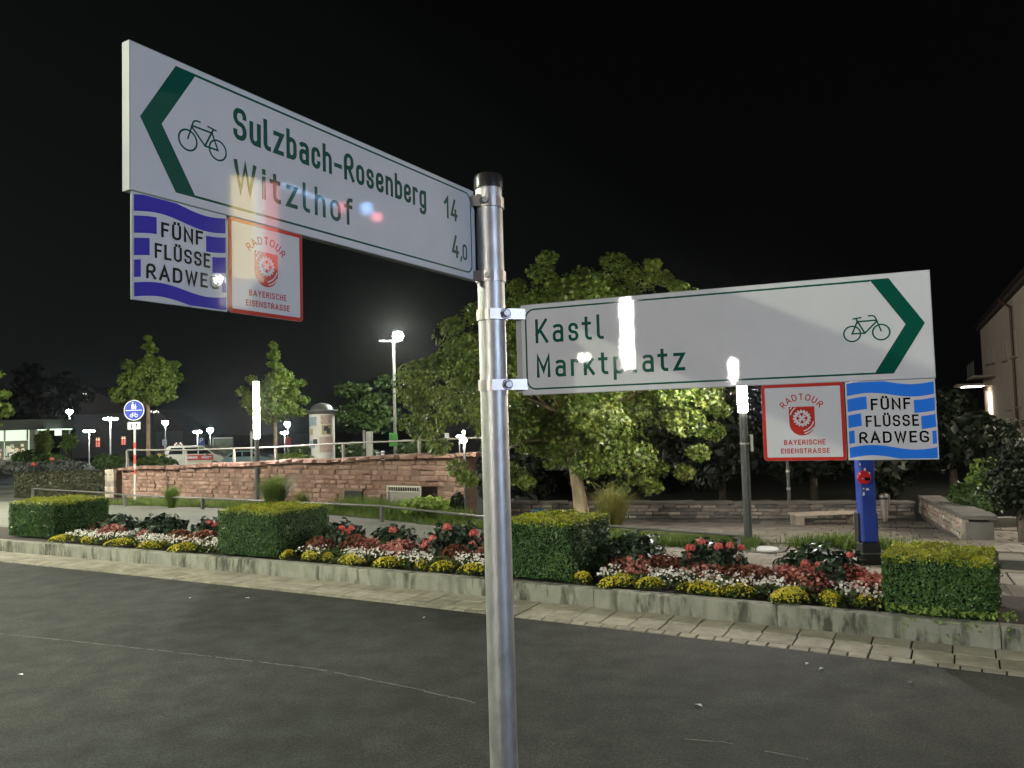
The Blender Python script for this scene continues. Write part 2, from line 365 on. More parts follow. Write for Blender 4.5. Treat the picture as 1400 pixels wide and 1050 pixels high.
# ================================================================ TERRAIN AND PAVING
def kerb_y(x): return -0.003 * x * x - 0.5653 * x + 9.775       # foot of the kerb, road side
def gut_y(x): return -0.0027 * x * x - 0.5685 * x + 8.87        # edge of the asphalt
KN = np.array([0.492, 0.870])                                   # across the kerb, away from the road
def kpt(x, off=0): return np.array([x, kerb_y(x)]) + KN * off
gx = np.concatenate([np.linspace(-500, -60, 12), np.linspace(-50, 30, 81), np.linspace(36, 500, 14)])
gy = np.concatenate([np.linspace(-60, 4, 10), np.linspace(5, 60, 56), np.linspace(66, 700, 20)])
vs = [(x, y, T(x, y) - .03) for y in gy for x in gx]; nx = len(gx)
kind(mesh_np('ground', vs, [(j*nx+i, j*nx+i+1, (j+1)*nx+i+1, (j+1)*nx+i) for j in range(len(gy)-1) for i in range(nx-1)], M['ground']), 'structure')
def sheet(name, m, A, B, xs, nv, dz, parent=None):
    """ruled sheet between two curves A(x) and B(x) -> (x,y)"""
    v = []
    for x in xs:
        a, b = np.array(A(x)), np.array(B(x))
        for j in range(nv + 1):
            p = a + (b - a) * j / nv; v.append((p[0], p[1], T(p[0], p[1]) + dz))
    k = nv + 1; f = [(i*k+j, (i+1)*k+j, (i+1)*k+j+1, i*k+j+1) for i in range(len(xs)-1) for j in range(nv)]
    return kind(mesh_np(name, v, f, m, parent), 'structure')
xs = np.linspace(-30, 16, 60)
road = sheet('road', M['asphalt'], lambda x: (x, -30), lambda x: (x, gut_y(x)), xs, 4, -.004)
gutter = sheet('gutter_strip', M['joint'], lambda x: (x, gut_y(x) - .01), lambda x: kpt(x, .05), xs, 1, -.012)
LAWN = [G(-200, 680), G(140, 690), G(300, 694.5), G(440, 703), G(655, 721), G(830, 742), G(1015, 753), G(1180, 772)]
lx = [p[0] for p in LAWN]; ly = [p[1] for p in LAWN]
def lawn_y(x): return float(np.interp(x, lx, ly))
promenade = sheet('promenade', M['path'], lambda x: kpt(x, 1.62), lambda x: (x + .45, max(lawn_y(x + .45) + .1, kpt(x, 1.62)[1] + .2)), np.linspace(-30, 5.6, 60), 4, -.006)
sheet('bed_soil', M['soil'], lambda x: kpt(x, .15), lambda x: kpt(x, 1.64), np.linspace(-14, 4.72, 50), 1, .165)
WA, WB = D(165, 640, 27.5)[:2], D(635, 618, 19.7)[:2]          # red wall, left and right end
WU = (WB - WA) / np.linalg.norm(WB - WA); WN = np.array([WU[1], -WU[0]])   # WN faces the camera
WLEN = float(np.linalg.norm(WB - WA))
sheet('lawn', M['soil'], lambda x: (x, lawn_y(x)), lambda x: tuple(WA + WU * ((x - WA[0]) / WU[0])), np.linspace(-14.3, -1.2, 20), 2, 0.0)
sheet('lawn', M['soil'], lambda x: (x, lawn_y(x)), lambda x: (x + .6, lawn_y(x) + 1.1), np.linspace(-1.2, 3.7, 12), 2, .004)
plaza = sheet('plaza', M['joint'], lambda x: (x, lawn_y(x) + .75 if x < 4.2 else kpt(x, .16)[1]), lambda x: (x + 3.2, 23.5 - .35 * x), np.linspace(-2, 16, 30), 10, -.028)
street = sheet('street', M['path'], lambda x: (x, 24.2 - (x + 14) * .62 + 3.2), lambda x: (x, 60), np.linspace(-60, -15.4, 20), 8, -.008)
carpark = kind(mesh_np('car_park', [(-45, 48, -.735), (20, 48, -.735), (20, 130, -.735), (-110, 130, -.735)], [(0, 1, 2, 3)], M['asphalt']), 'structure')
# faint seam in the asphalt and its broken edge
mb = MB()
def seam(pxs, w, brk):
    P = [G(*p) for p in pxs]
    for a, b in zip(P[:-1], P[1:]):
        L = np.linalg.norm(b - a); t = 0
        dr = (b - a) / L; nr = np.array([-dr[1], dr[0], 0])
        while t < L:
            l = random.uniform(.02, .14); w2 = w * random.uniform(.4, 1.3)
            if random.random() > brk:
                p, q = a + dr * t, a + dr * min(L, t + l); j = nr * random.uniform(-.008, .008)
                mb.add([p - nr*w2 + j + [0,0,.001], q - nr*w2*.7 + j + [0,0,.001], q + nr*w2 + j + [0,0,.001], p + nr*w2*.6 + j + [0,0,.001]], [(0, 1, 2, 3)])
            t += l + .001
seam([(0, 866), (215, 889), (430, 914), (560, 940), (650, 961)], .008, .06)
seam([(918, 1008), (985, 1014), (1105, 1038)], .006, .25)
M['seam'] = mat('seam_grit', (.12, .12, .105), .9, .35, 30)
kind(mb.build('road_seam', M['seam'], road), 'structure')
# pavers of the gutter
def piece_mesh(name, sx, sy, sz, m, jit=.0, bev=.008):
    a, b = sx / 2, sy / 2
    def r(): return random.uniform(-jit, jit)
    top = [(-a+bev+r(), -b+bev+r(), 0), (a-bev+r(), -b+bev+r(), 0), (a-bev+r(), b-bev+r(), 0), (-a+bev+r(), b-bev+r(), 0)]
    mid = [(-a, -b, -bev), (a, -b, -bev), (a, b, -bev), (-a, b, -bev)]; bot = [(x, y, -sz) for x, y, _ in mid]
    me = bpy.data.meshes.new(name); fs = [(0, 1, 2, 3)] + [(4+i, 4+(i+1)%4, (i+1)%4, i) for i in range(4)] + [(8+i, 8+(i+1)%4, 4+(i+1)%4, 4+i) for i in range(4)]
    me.from_pydata(top + mid + bot, [], fs); me.materials.append(m); return me
pv = [piece_mesh('paver', 1, 1, .05, m, .006) for m in (M['paver'], M['paver'], M['paver2'], M['paver'])]
for row in range(2):
    x = -14.0 + row * .012
    while x < 7.5:
        dx = .292
        xm = x + dx / 2; g = np.array([xm, gut_y(xm)]); k = kpt(xm, -.012); ang = math.atan2(kerb_y(x+dx) - kerb_y(x), dx)
        base = np.linalg.norm(k - g) * .0
        width = (kerb_y(xm) - gut_y(xm)) * .87
        w = (width - .15) / 2
        c = kpt(xm, -.012 - w * (row + .5))
        wx = dx / math.cos(ang) - .014
        piece('paver', random.choice(pv), (c[0], c[1], .006 + random.uniform(-.003, .003)), gutter, (random.uniform(-.006, .006), random.uniform(-.006, .006), ang + random.uniform(-.006, .006)), (wx, w - .020, 1))
        x += dx
sett = [piece_mesh('sett', 1, 1, .05, m, .03, .02) for m in (M['paver'], M['paver2'])]
x = -10.0
while x < 7.5:
    dx = random.uniform(.13, .17); xm = x + dx / 2; width = (kerb_y(xm) - gut_y(xm)) * .87; ang = math.atan2(kerb_y(x+dx) - kerb_y(x), dx)
    c = kpt(xm, -.012 - (width - .15) - .065)
    piece('sett', random.choice(sett), (c[0], c[1], .004 + random.uniform(-.004, .003)), gutter, (0, 0, ang + random.uniform(-.04, .04)), (dx / math.cos(ang) - .012, .115, 1))
    x += dx
# kerb of long concrete blocks
kerb = thing('kerb', 'x', 'x'); del kerb['label']; del kerb['category']; kerb['kind'] = 'structure'
jx = [-12.9, -10.75, -8.7, -6.75, -4.82, -2.92, -1.0, float(G(811, 828)[0]), float(G(1063, 856)[0]), float(G(1372, 889)[0]), 6.35, 8.2]
for a, b in zip(jx[:-1], jx[1:]):
    mb = MB(); n = 4; vs = []
    for i in range(n + 1):
        x = a + .004 + (b - a - .008) * i / n
        f0, f1, b1, b0 = kpt(x, 0), kpt(x, .006), kpt(x, .17), kpt(x, .17)
        e = .012
        vs += [(*f0, -.05), (*f1, .208 - e), (*kpt(x, .006 + e), .208), (*kpt(x, .17 - e), .208), (*b1, .208 - e), (*b0, -.05)]
    fs = [(i*6+j, (i+1)*6+j, (i+1)*6+(j+1)%6, i*6+(j+1)%6) for i in range(n) for j in range(6)] + [tuple(range(6)), tuple(range(n*6, n*6+6))[::-1]]
    mb.add(vs, fs).build('kerb_stone', M['kerb'], kerb)
# slabs of plaza and walk
sm = [piece_mesh('slab', 1, 1, .05, m, .003, .007) for m in (M['slab'], M['slab'], M['slab2'], M['slab3'])]
def slabs(parent, u0, u1, v0, v1, du, dv, test, lim=296):
    n = 0; cells = []
    i = 0
    v = v0
    while v < v1:
        u = u0 + (.13 if i % 2 else 0)
        while u < u1:
            c = U * (u + du/2) + V * (v + dv/2); z = T(*c)
            p = proj((c[0], c[1], z))
            if p and -10 < p[0] < 1420 and p[1] < 1100 and test(c, p): cells.append((c, z))
            u += du
        v += dv; i += 1
    cells.sort(key=lambda q: q[0][1])
    for c, z in cells[:lim]:
        sl = (T(*(c + V * .2)) - T(*(c - V * .2))) / .4; sl = max(-.095, sl)
        piece('slab', random.choice(sm), (c[0], c[1], z + random.uniform(0, .004)), parent, Matrix.Rotation(math.atan2(U[1], U[0]), 3, 'Z').to_euler() if abs(sl) < 1e-4 else (Matrix.Rotation(math.atan2(U[1], U[0]), 3, 'Z') @ Matrix.Rotation(math.atan(sl), 3, 'X')).to_euler(), (du - .034, dv - .026, 1))
def in_prom(c, p): return c[0] > -.6 and c[0] < 4.1 and (c - kpt(c[0]))@KN > 1.75 + .1 and c[1] < lawn_y(c[0]) - .12
slabs(promenade, -6, 8, 5, 16, .34, .34, in_prom)
BW = [GT(690, 709), GT(860, 713.5), GT(1090, 712.5), GT(1252, 709.5)]       # foot of the low back wall
def bw_y(x): return float(np.interp(x, [p[0] for p in BW], [p[1] for p in BW]))
def in_plaza(c, p):
    if p[0] < 820 or p[0] > 1412: return False
    if c[0] < 4.1: lo = lawn_y(c[0]) + 1.15
    elif c[0] < 5.0: lo = kpt(c[0], 1.95)[1]
    else: lo = kpt(c[0], .42)[1]
    return c[1] > lo and c[1] < bw_y(c[0]) - .05
slabs(plaza, -8, 14, 4, 24, .42, .84, in_plaza)

# ================================================================ RED STONE WALL
def rock_mesh(name, m, j=.10):
    vs = []
    for sx, sy, sz in ((-1,-1,-1),(1,-1,-1),(1,1,-1),(-1,1,-1),(-1,-1,1),(1,-1,1),(1,1,1),(-1,1,1)):
        vs.append((sx*.5 + random.uniform(-j, j)*.6, sy*.5, sz*.5 + random.uniform(-j, j)))
    # front face (y=-.5) gets an inset, bulging centre
    ins = [(x*.72 + random.uniform(-j, j), -.5 - random.uniform(.08, .26), z*.66 + random.uniform(-j, j)) for x, y, z in (vs[0], vs[1], vs[5], vs[4])]
    vs += ins
    fs = [(0,3,2,1),(4,5,6,7),(1,2,6,5),(2,3,7,6),(3,0,4,7),(0,1,9,8),(1,5,10,9),(5,4,11,10),(4,0,8,11),(8,9,10,11)]
    me = bpy.data.meshes.new(name); me.from_pydata(vs, [], fs); me.materials.append(m); return me
RK = [rock_mesh('stone', m) for m in (M['stone'], M['stone'], M['stone2'], M['stone3'], M['stone'], M['stone2'], M['stone2'], M['stone'], M['stone3'], M['stone'])]
wrz = math.atan2(WU[1], WU[0])
def wtop(s): return 1.03 + (1.50 - 1.03) * s / WLEN + .02 * math.sin(s * 1.7)
wall = thing('stone_wall', 'long red sandstone wall carrying a white railing behind the lawn', 'wall', (WA[0], WA[1], 0), wrz)
def wall_s(px, py=680):
    d = ray(px, py); n3 = np.array([*WN, 0]); A3 = np.array([*WA, 0]); q = C0 + d*(((A3 - C0) @ n3)/(d @ n3)); return float((q[:2] - WA) @ WU)
H0, H1, HZ = wall_s(531), wall_s(597), .62         # recess near the right end
DO = wall_s(484)
mb = MB()
for a, b, z0, z1 in ((0, H0, -.4, 1), (H1, WLEN, -.4, 1), (H0, H1, HZ, 1)):
    n = 6
    for i in range(n):
        s0, s1 = a + (b-a)*i/n, a + (b-a)*(i+1)/n
        zt = (wtop(s0)+wtop(s1))/2 - .09
        mb.box(((s0+s1)/2, .27, (z0+zt)/2), (s1-s0+.001, .46, zt-z0))
mb.box(((H0+H1)/2, .8, .1), (H1-H0+.2, .1, 1.2)); mb.box((H0-.05, .62, .1), (.1, .4, 1.0)); mb.box((H1+.05, .62, .1), (.1, .4, 1.0))
mb.build('wall_core', M['mortar'], wall)
# second, smaller dark opening and its post
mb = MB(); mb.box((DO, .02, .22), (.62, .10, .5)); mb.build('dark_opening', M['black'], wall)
mb = MB(); mb.box((DO - .36, .0, .12), (.08, .10, .62)); mb.box((DO, .0, .50), (.72, .10, .07)); mb.build('opening_frame', M['mortar'], wall)
SPEC = []; z = -.02
while z < 1.4:
    hgt = random.choice([.115, .13, .15]); s = random.uniform(0, .2)
    while s < WLEN:
        w = min(random.choice([random.uniform(.18, .32), random.uniform(.28, .52)]), WLEN - s)
        sc = s + w / 2; room = wtop(sc) - .10 - z
        if w > .12 and room > .06 and not (z + hgt*.5 < HZ and H0 - .1 < sc < H1 + .1) and not (z < .42 and DO - .42 < sc < DO + .42):
            hh = min(hgt, room)
            SPEC.append((random.randrange(len(RK)), (sc + random.uniform(-.01, .01), .085 + random.uniform(-.02, .015), z + random.uniform(-.008, .008) + hh/2), (random.uniform(-.04, .04), random.uniform(-.02, .02), 0), (w - random.uniform(.010, .026), .10 * random.uniform(.6, 1.5), hh - random.uniform(.008, .02))))
        s += w
    z += hgt
from mathutils import Euler
# the 300 that show largest are parts of their own, the rest are joined
SPEC.sort(key=lambda q: -q[3][0]*q[3][2]*(1 + q[1][0]/WLEN*.6)*(.2 if q[1][2] < .16 else 1))
for i, l, r, c in SPEC[:299]: piece('stone', RK[i], l, wall, r, c)
small = {}
for i, l, r, c in SPEC[299:]:
    mm = Matrix.LocRotScale(Vector(l), Euler(r), Vector(c)); me_ = RK[i]
    mb = small.setdefault(me_.materials[0].name, (MB(), me_.materials[0]))[0]
    mb.add([mm @ v.co for v in me_.vertices], [tuple(p.vertices) for p in me_.polygons])
fill = MB(); mats_ = []
for k, (mb, mt) in enumerate(small.values()): fill.add(mb.v, mb.f, k); mats_.append(mt)
kind(fill.build('small_stones', mats_, wall), 'stuff')
s = 0
CS = [rock_mesh('coping_stone', m, .10) for m in (M['stone3'], M['stone'], M['stone3'])]
while s < WLEN:
    w = random.uniform(.35, .7)
    piece('coping_stone', random.choice(CS), (s + w/2, .26, wtop(s) - .03), wall, (0, 0, random.uniform(-.03, .03)), (w - .01, .58, .13 * random.uniform(.7, 1.2))); s += w
# pale end pier at the left
pier = thing('wall_pier', 'pale stone end pier where the brown hedge meets the red wall', 'wall pier', (WA[0] - .25, WA[1] + .1, 0), wrz)
MB().box((0, .1, .45), (.42, .5, 1.1)).build('pier_core', M['mortar'], pier)
PK = [rock_mesh('stone', m) for m in (M['lstone2'], M['lstone'])]
for i in range(5):
    for j in range(2): piece('stone', random.choice(PK), (-.13 + j*.26, -.16, .1 + i*.2), pier, None, (.25 + (i % 2)*.02, .1, .19))
# grille panel in the recess
gp = thing('grille_panel', 'grey metal grille panel standing in the recess of the red wall', 'metal panel', tuple(WA + WU * wall_s(554) + WN * .06) + (0,), wrz)
mb = MB().box((0, 0, .62), (1.15, .03, .04)).box((0, 0, .48), (1.15, .03, .03)).box((-.57, 0, .32), (.03, .03, .64)).box((.57, 0, .32), (.03, .03, .64)).box((0, 0, .05), (1.15, .03, .03))
mb.build('frame', M['paleposts'], gp)
for i in range(14): MB().box((-.52 + i*.08, 0, .55), (.012, .012, .11)).build('bar', M['paleposts'], gp)
MB().box((0, .03, .26), (1.12, .012, .40)).build('plate', M['clamp'], gp)

# low grey walls round the plaza
def rubble_wall(name, label, A, B, h, th, mats, courses, cap=True, wide=(.3, .7)):
    A, B = np.array(A), np.array(B); L = float(np.linalg.norm(B[:2] - A[:2])); rz = math.atan2(B[1]-A[1], B[0]-A[0])
    t = thing(name, label, 'wall', (A[0], A[1], A[2]), rz); dz = (B[2] - A[2])
    n = 8; mb = MB()
    for i in range(n):
        s0, s1 = L*i/n, L*(i+1)/n; z = dz * (i+.5)/n; mb.box(((s0+s1)/2, th/2, z + h/2 - .1), (s1-s0, th - .08, h + .1))
    mb.build('wall_core', M['cap'], t)
    R = [rock_mesh('stone', m) for m in mats]; hh = (h - .02) / courses
    for k in range(courses):
        s = random.uniform(0, .2)
        while s < L:
            w = min(random.uniform(*wide), L - s)
            if w > .1: piece('stone', random.choice(R), (s + w/2, .04, dz*(s+w/2)/L + hh*(k+.5)), t, (random.uniform(-.04,.04), 0, 0), (w - .02, .10*random.uniform(.6,1.5), hh - .015))
            s += w
    s = 0
    while s < L:
        w = min(random.uniform(.9, 1.3), L - s)
        if w > .1: piece('coping_stone', CAPM, (s + w/2, th/2, dz*(s+w/2)/L + h + .03), t, (0, random.uniform(-.004,.004), 0), (w - .008, th + .06, .08))
        s += w
    return t
def cube_mesh(name, m, b=.04):
    mb = MB(); vs = []; 
    for z, k in ((-.5, 1), (.5 - b*2, 1), (.5, 1 - b)):
        vs += [(-.5*k, -.5*k, z), (.5*k, -.5*k, z), (.5*k, .5*k, z), (-.5*k, .5*k, z)]
    fs = [(3, 2, 1, 0), (8, 9, 10, 11)] + [(r*4+i, r*4+(i+1)%4, r*4+4+(i+1)%4, r*4+4+i) for r in (0, 1) for i in range(4)]
    me = bpy.data.meshes.new(name); me.from_pydata(vs, [], fs); me.materials.append(m); return me
CAPM = cube_mesh('coping_stone', M['cap'])
def zat(p, py):   # height of a point above p that shows at picture row py
    lo, hi = -2., 9.
    for _ in range(40):
        m_ = (lo + hi)/2
        if proj((p[0], p[1], m_))[1] > py: lo = m_
        else: hi = m_
    return (lo + hi)/2
hw = zat(BW[2], 689) - BW[2][2]
rubble_wall('low_stone_wall', 'low dark stone wall along the back of the plaza behind the bench', BW[0], BW[3], hw - .07, .4, [M['lstone'], M['cap'], M['lstone'], M['cap'], M['lstone2']], 4, wide=(.18, .5))
SW0, SW1 = GT(1258, 701), GT(1318, 738)
rubble_wall('low_stone_wall', 'sloping stone wall end right of the waste bin beside the path', SW0, SW1, zat(SW1, 703) - SW1[2] - .07, .55, [M['lstone2'], M['stone2'], M['lstone2'], M['lstone']], 4, wide=(.25, .6))
SWe = SW1
mb = MB()
e = thing('kerb_edge', 'short grey kerb stone at the right edge beyond the last hedge', 'kerb stone', GT(1388, 778), -.45)
MB().box((.6, 0, .06), (1.6, .14, .14)).build('kerb_block', M['cap'], e, bevel=.01)
e = thing('hedge_wall', 'low grey wall strip under the bushes right of the plaza', 'low wall', GT(1330, 722), -.1)
MB().box((2.2, .2, .12), (4.6, .3, .26)).build('coping', M['cap'], e, bevel=.02)

# ================================================================ LETTERING (stroke alphabet)
X_ = .70
GL = {  # glyph: (width, [ (points, closed, radius) ]) on a centre-line box, cap height 1
 'S': (.50, [([(.5,.80),(.5,1),(0,1),(0,.53),(.5,.49),(.5,0),(0,0),(0,.2)], 0, .22)]),
 'u': (.42, [([(0,X_),(0,0),(.42,0),(.42,.3)], 0, .21), ([(.42,X_),(.42,0)], 0, 0)]),
 'l': (.20, [([(0,1),(0,0),(.2,0)], 0, .16)]),
 'z': (.40, [([(0,X_),(.40,X_),(0,0),(.40,0)], 0, 0)]),
 'b': (.42, [([(0,1),(0,0)], 0, 0), ([(0,0),(.42,0),(.42,X_),(0,X_)], 1, .19)]),
 'a': (.42, [([(.04,X_-.03),(.08,X_),(.42,X_),(.42,0)], 0, .17), ([(.42,.42),(0,.42),(0,0),(.42,0)], 1, .16)]),
 'c': (.38, [([(.38,X_-.17),(.38,X_),(0,X_),(0,0),(.38,0),(.38,.17)], 0, .19)]),
 'h': (.42, [([(0,1),(0,0)], 0, 0), ([(0,X_-.24),(0,X_),(.42,X_),(.42,0)], 0, .2)]),
 '-': (.34, [([(0,.38),(.34,.38)], 0, 0)]),
 'R': (.52, [([(0,0),(0,1),(.50,1),(.50,.46),(0,.46)], 0, .24), ([(.24,.46),(.54,0)], 0, 0)]),
 'o': (.42, [([(0,0),(.42,0),(.42,X_),(0,X_)], 1, .2)]),
 's': (.38, [([(.37,.54),(.37,X_),(0,X_),(0,.38),(.38,.33),(.38,0),(0,0),(0,.15)], 0, .17)]),
 'e': (.42, [([(.42,.15),(.42,0),(0,0),(0,X_),(.42,X_),(.42,.35),(0,.35)], 0, .2)]),
 'n': (.42, [([(0,X_),(0,0)], 0, 0), ([(0,X_-.24),(0,X_),(.42,X_),(.42,0)], 0, .2)]),
 'r': (.26, [([(0,X_),(0,0)], 0, 0), ([(0,X_-.24),(0,X_),(.26,X_),(.27,X_-.04)], 0, .18)]),
 'g': (.42, [([(0,0),(.42,0),(.42,X_),(0,X_)], 1, .2), ([(.42,X_),(.42,-.3),(0,-.3),(0,-.2)], 0, .2)]),
 'W': (.80, [([(0,1),(.20,0),(.40,.94),(.60,0),(.80,1)], 0, 0)]),
 'i': (.0, [([(0,X_),(0,0)], 0, 0), ([(0,.93),(0,.98)], 0, 0)]),
 't': (.28, [([(.08,.94),(.08,0),(.28,0)], 0, .17), ([(-.08,X_),(.26,X_)], 0, 0)]),
 'f': (.28, [([(.08,0),(.08,1),(.28,1)], 0, .17), ([(-.08,X_),(.26,X_)], 0, 0)]),
 'K': (.52, [([(0,0),(0,1)], 0, 0), ([(.50,1),(.0,.34)], 0, 0), ([(.17,.55),(.54,0)], 0, 0)]),
 'k': (.42, [([(0,0),(0,1)], 0, 0), ([(.38,X_),(.0,.22)], 0, 0), ([(.14,.40),(.42,0)], 0, 0)]),
 'M': (.60, [([(0,0),(0,1),(.30,.28),(.60,1),(.60,0)], 0, 0)]),
 'p': (.42, [([(0,X_),(0,-.3)], 0, 0), ([(0,0),(.42,0),(.42,X_),(0,X_)], 1, .19)]),
 '1': (.26, [([(0,.72),(.26,1),(.26,0)], 0, 0)]),
 '4': (.50, [([(.30,1),(0,.22),(.50,.22)], 0, 0), ([(.38,.48),(.38,0)], 0, 0)]),
 '0': (.42, [([(0,0),(.42,0),(.42,1),(0,1)], 1, .2)]),
 ',': (.06, [([(.06,.04),(.0,-.16)], 0, 0)]),
 'F': (.42, [([(0,0),(0,1),(.42,1)], 0, 0), ([(0,.52),(.36,.52)], 0, 0)]),
 'U': (.52, [([(0,1),(0,0),(.52,0),(.52,1)], 0, .26)]),
 'N': (.55, [([(0,0),(0,1),(.55,0),(.55,1)], 0, 0)]),
 'L': (.40, [([(0,1),(0,0),(.40,0)], 0, 0)]),
 'E': (.40, [([(.42,1),(0,1),(0,0),(.42,0)], 0, 0), ([(0,.52),(.36,.52)], 0, 0)]),
 'A': (.62, [([(0,0),(.31,1),(.62,0)], 0, 0), ([(.10,.30),(.52,.30)], 0, 0)]),
 'D': (.54, [([(0,0),(0,1),(.54,1),(.54,0)], 1, .27)]),
 'G': (.58, [([(.56,.82),(.5,1),(0,1),(0,0),(.58,0),(.58,.45),(.32,.45)], 0, .28)]),
 'T': (.46, [([(.23,0),(.23,1)], 0, 0), ([(0,1),(.46,1)], 0, 0)]),
 'O': (.60, [([(0,0),(.60,0),(.60,1),(0,1)], 1, .29)]),
 'B': (.48, [([(0,0),(0,1),(.42,1),(.42,.53),(0,.53)], 0, .2), ([(0,.53),(.48,.53),(.48,0),(0,0)], 0, .22)]),
 'Y': (.54, [([(0,1),(.27,.45),(.54,1)], 0, 0), ([(.27,.45),(.27,0)], 0, 0)]),
 'I': (.0, [([(0,0),(0,1)], 0, 0)]),
 'C': (.50, [([(.50,.80),(.48,1),(0,1),(0,0),(.48,0),(.50,.2)], 0, .25)]),
 'H': (.50, [([(0,0),(0,1)], 0, 0), ([(.50,0),(.50,1)], 0, 0), ([(0,.52),(.50,.52)], 0, 0)]),
 'Ü': (.52, [([(0,1),(0,0),(.52,0),(.52,1)], 0, .26), ([(.12,1.20),(.12,1.25)], 0, 0), ([(.40,1.20),(.40,1.25)], 0, 0)]),
 'P': (.48, [([(0,0),(0,1),(.48,1),(.48,.45),(0,.45)], 0, .24)]),
}
GL['D'] = (.54, [([(.2,0),(0,0),(0,1),(.2,1)], 0, 0), ([(.19,1),(.54,1),(.54,0),(.19,0)], 0, .30)])
def fillet(pts, r, closed):
    n = len(pts); out = []
    for i in range(n):
        p = np.array(pts[i], float)
        if (not closed and i in (0, n-1)) or r == 0: out.append(p); continue
        a, b = np.array(pts[i-1], float), np.array(pts[(i+1) % n], float)
        la, lb = np.linalg.norm(a-p), np.linalg.norm(b-p)
        ea = 1.0 if (not closed and i-1 == 0) else .5; eb = 1.0 if (not closed and i+1 == n-1) else .5
        d = min(r, la*ea*.98, lb*eb*.98)
        p0, p3 = p + (a-p)/la*d, p + (b-p)/lb*d; c0, c1 = p0 + (p-p0)*.55, p3 + (p-p3)*.55
        for k in range(7):
            t = k/6; out.append((1-t)**3*p0 + 3*(1-t)**2*t*c0 + 3*(1-t)*t*t*c1 + t**3*p3)
    return out
def ribbon(mb, pts, w, closed, f, z, sq=True):
    P = [np.array(p, float) for p in pts]
    Q = [P[0]]
    for p in P[1:]:
        if np.linalg.norm(p - Q[-1]) > 1e-7: Q.append(p)
    if closed and np.linalg.norm(Q[0]-Q[-1]) < 1e-7: Q.pop()
    P = Q; n = len(P)
    if not closed and sq:
        d = P[0]-P[1]; P[0] = P[0] + d/np.linalg.norm(d)*w*.5; d = P[-1]-P[-2]; P[-1] = P[-1] + d/np.linalg.norm(d)*w*.5
    vs = []
    for i in range(n):
        a = P[i-1] if (i > 0 or closed) else None; b = P[(i+1) % n] if (i < n-1 or closed) else None
        ns = []
        if a is not None: d = (P[i]-a)/np.linalg.norm(P[i]-a); ns.append(np.array([-d[1], d[0]]))
        if b is not None: d = (b-P[i])/np.linalg.norm(b-P[i]); ns.append(np.array([-d[1], d[0]]))
        m = sum(ns); m = m/(np.linalg.norm(m)+1e-9); c = max(.38, float(m @ ns[0]))
        vs.append(f(*(P[i] + m*w*.5/c), z)); vs.append(f(*(P[i] - m*w*.5/c), z))
    k = n if closed else n-1
    mb.add(vs, [(2*i, 2*i+1, (2*((i+1)%n))+1, 2*((i+1)%n)) for i in range(k)])
ZS = [0]
def text(mb, s, x0, base, cap, f, z, x1=None, sx=1.0, sw=.135, gap=.30, center=None):
    """stroke lettering between x0 and x1 (or centred), outline height = cap"""
    t = sw; tot = 0
    for i, ch in enumerate(s): tot += (.35 if ch == ' ' else GL[ch][0] + t) + (gap - .135 if i < len(s)-1 else 0)
    h = cap * (1 - t) 
    if x1 is not None: sx = (x1 - x0) / (tot * cap)
    if center is not None: x0 = center - tot*cap*sx/2
    cx = x0
    for ch in s:
        if ch == ' ': cx += (.35 + gap - .135)*cap*sx; continue
        gw, st = GL[ch]
        for pts, cl, r in st:
            ZS[0] += 1; zz = z + (ZS[0] % 5) * 2.5e-5
            q = fillet(pts, r, cl)
            ribbon(mb, [(cx + (p[0] + t/2)*cap*sx, base + t*cap/2 + p[1]*h) for p in q], t*cap*(.5+.5*sx if sx < 1 else 1), cl, f, zz)
        cx += (gw + t + gap - .135)*cap*sx
    return cx
def flat(mb, poly, f, z): return mb.add([f(x, y, z) for x, y in poly], [tuple(range(len(poly)))])
def bike(mb, cx, cy, d, f, z, flip=1):
    def g(x, y, zz): return f(cx + flip*x*d, cy + y*d, zz)
    k = [0]
    def R(pts, w=.058, cl=False, r=0):
        k[0] += 1; ribbon(mb, fillet(pts, r, cl), w, cl, g, z + (k[0] % 6)*3e-5)
    for wx in (-.5, .5): R([(wx + .29*math.cos(2*pi*i/36),   .29*math.sin(2*pi*i/36)) for i in range(36)], .055, True)
    R([(-.5,0),(-.06,0),(.375,.43)]); R([(-.5,0),(-.31,.44)]); R([(-.06,0),(-.33,.53)]); R([(-.30,.45),(.36,.46)])
    R([(.5,.05),(.30,.64),(.10,.645)], .05, False, .09); R([(-.44,.565),(-.17,.60)], .05)
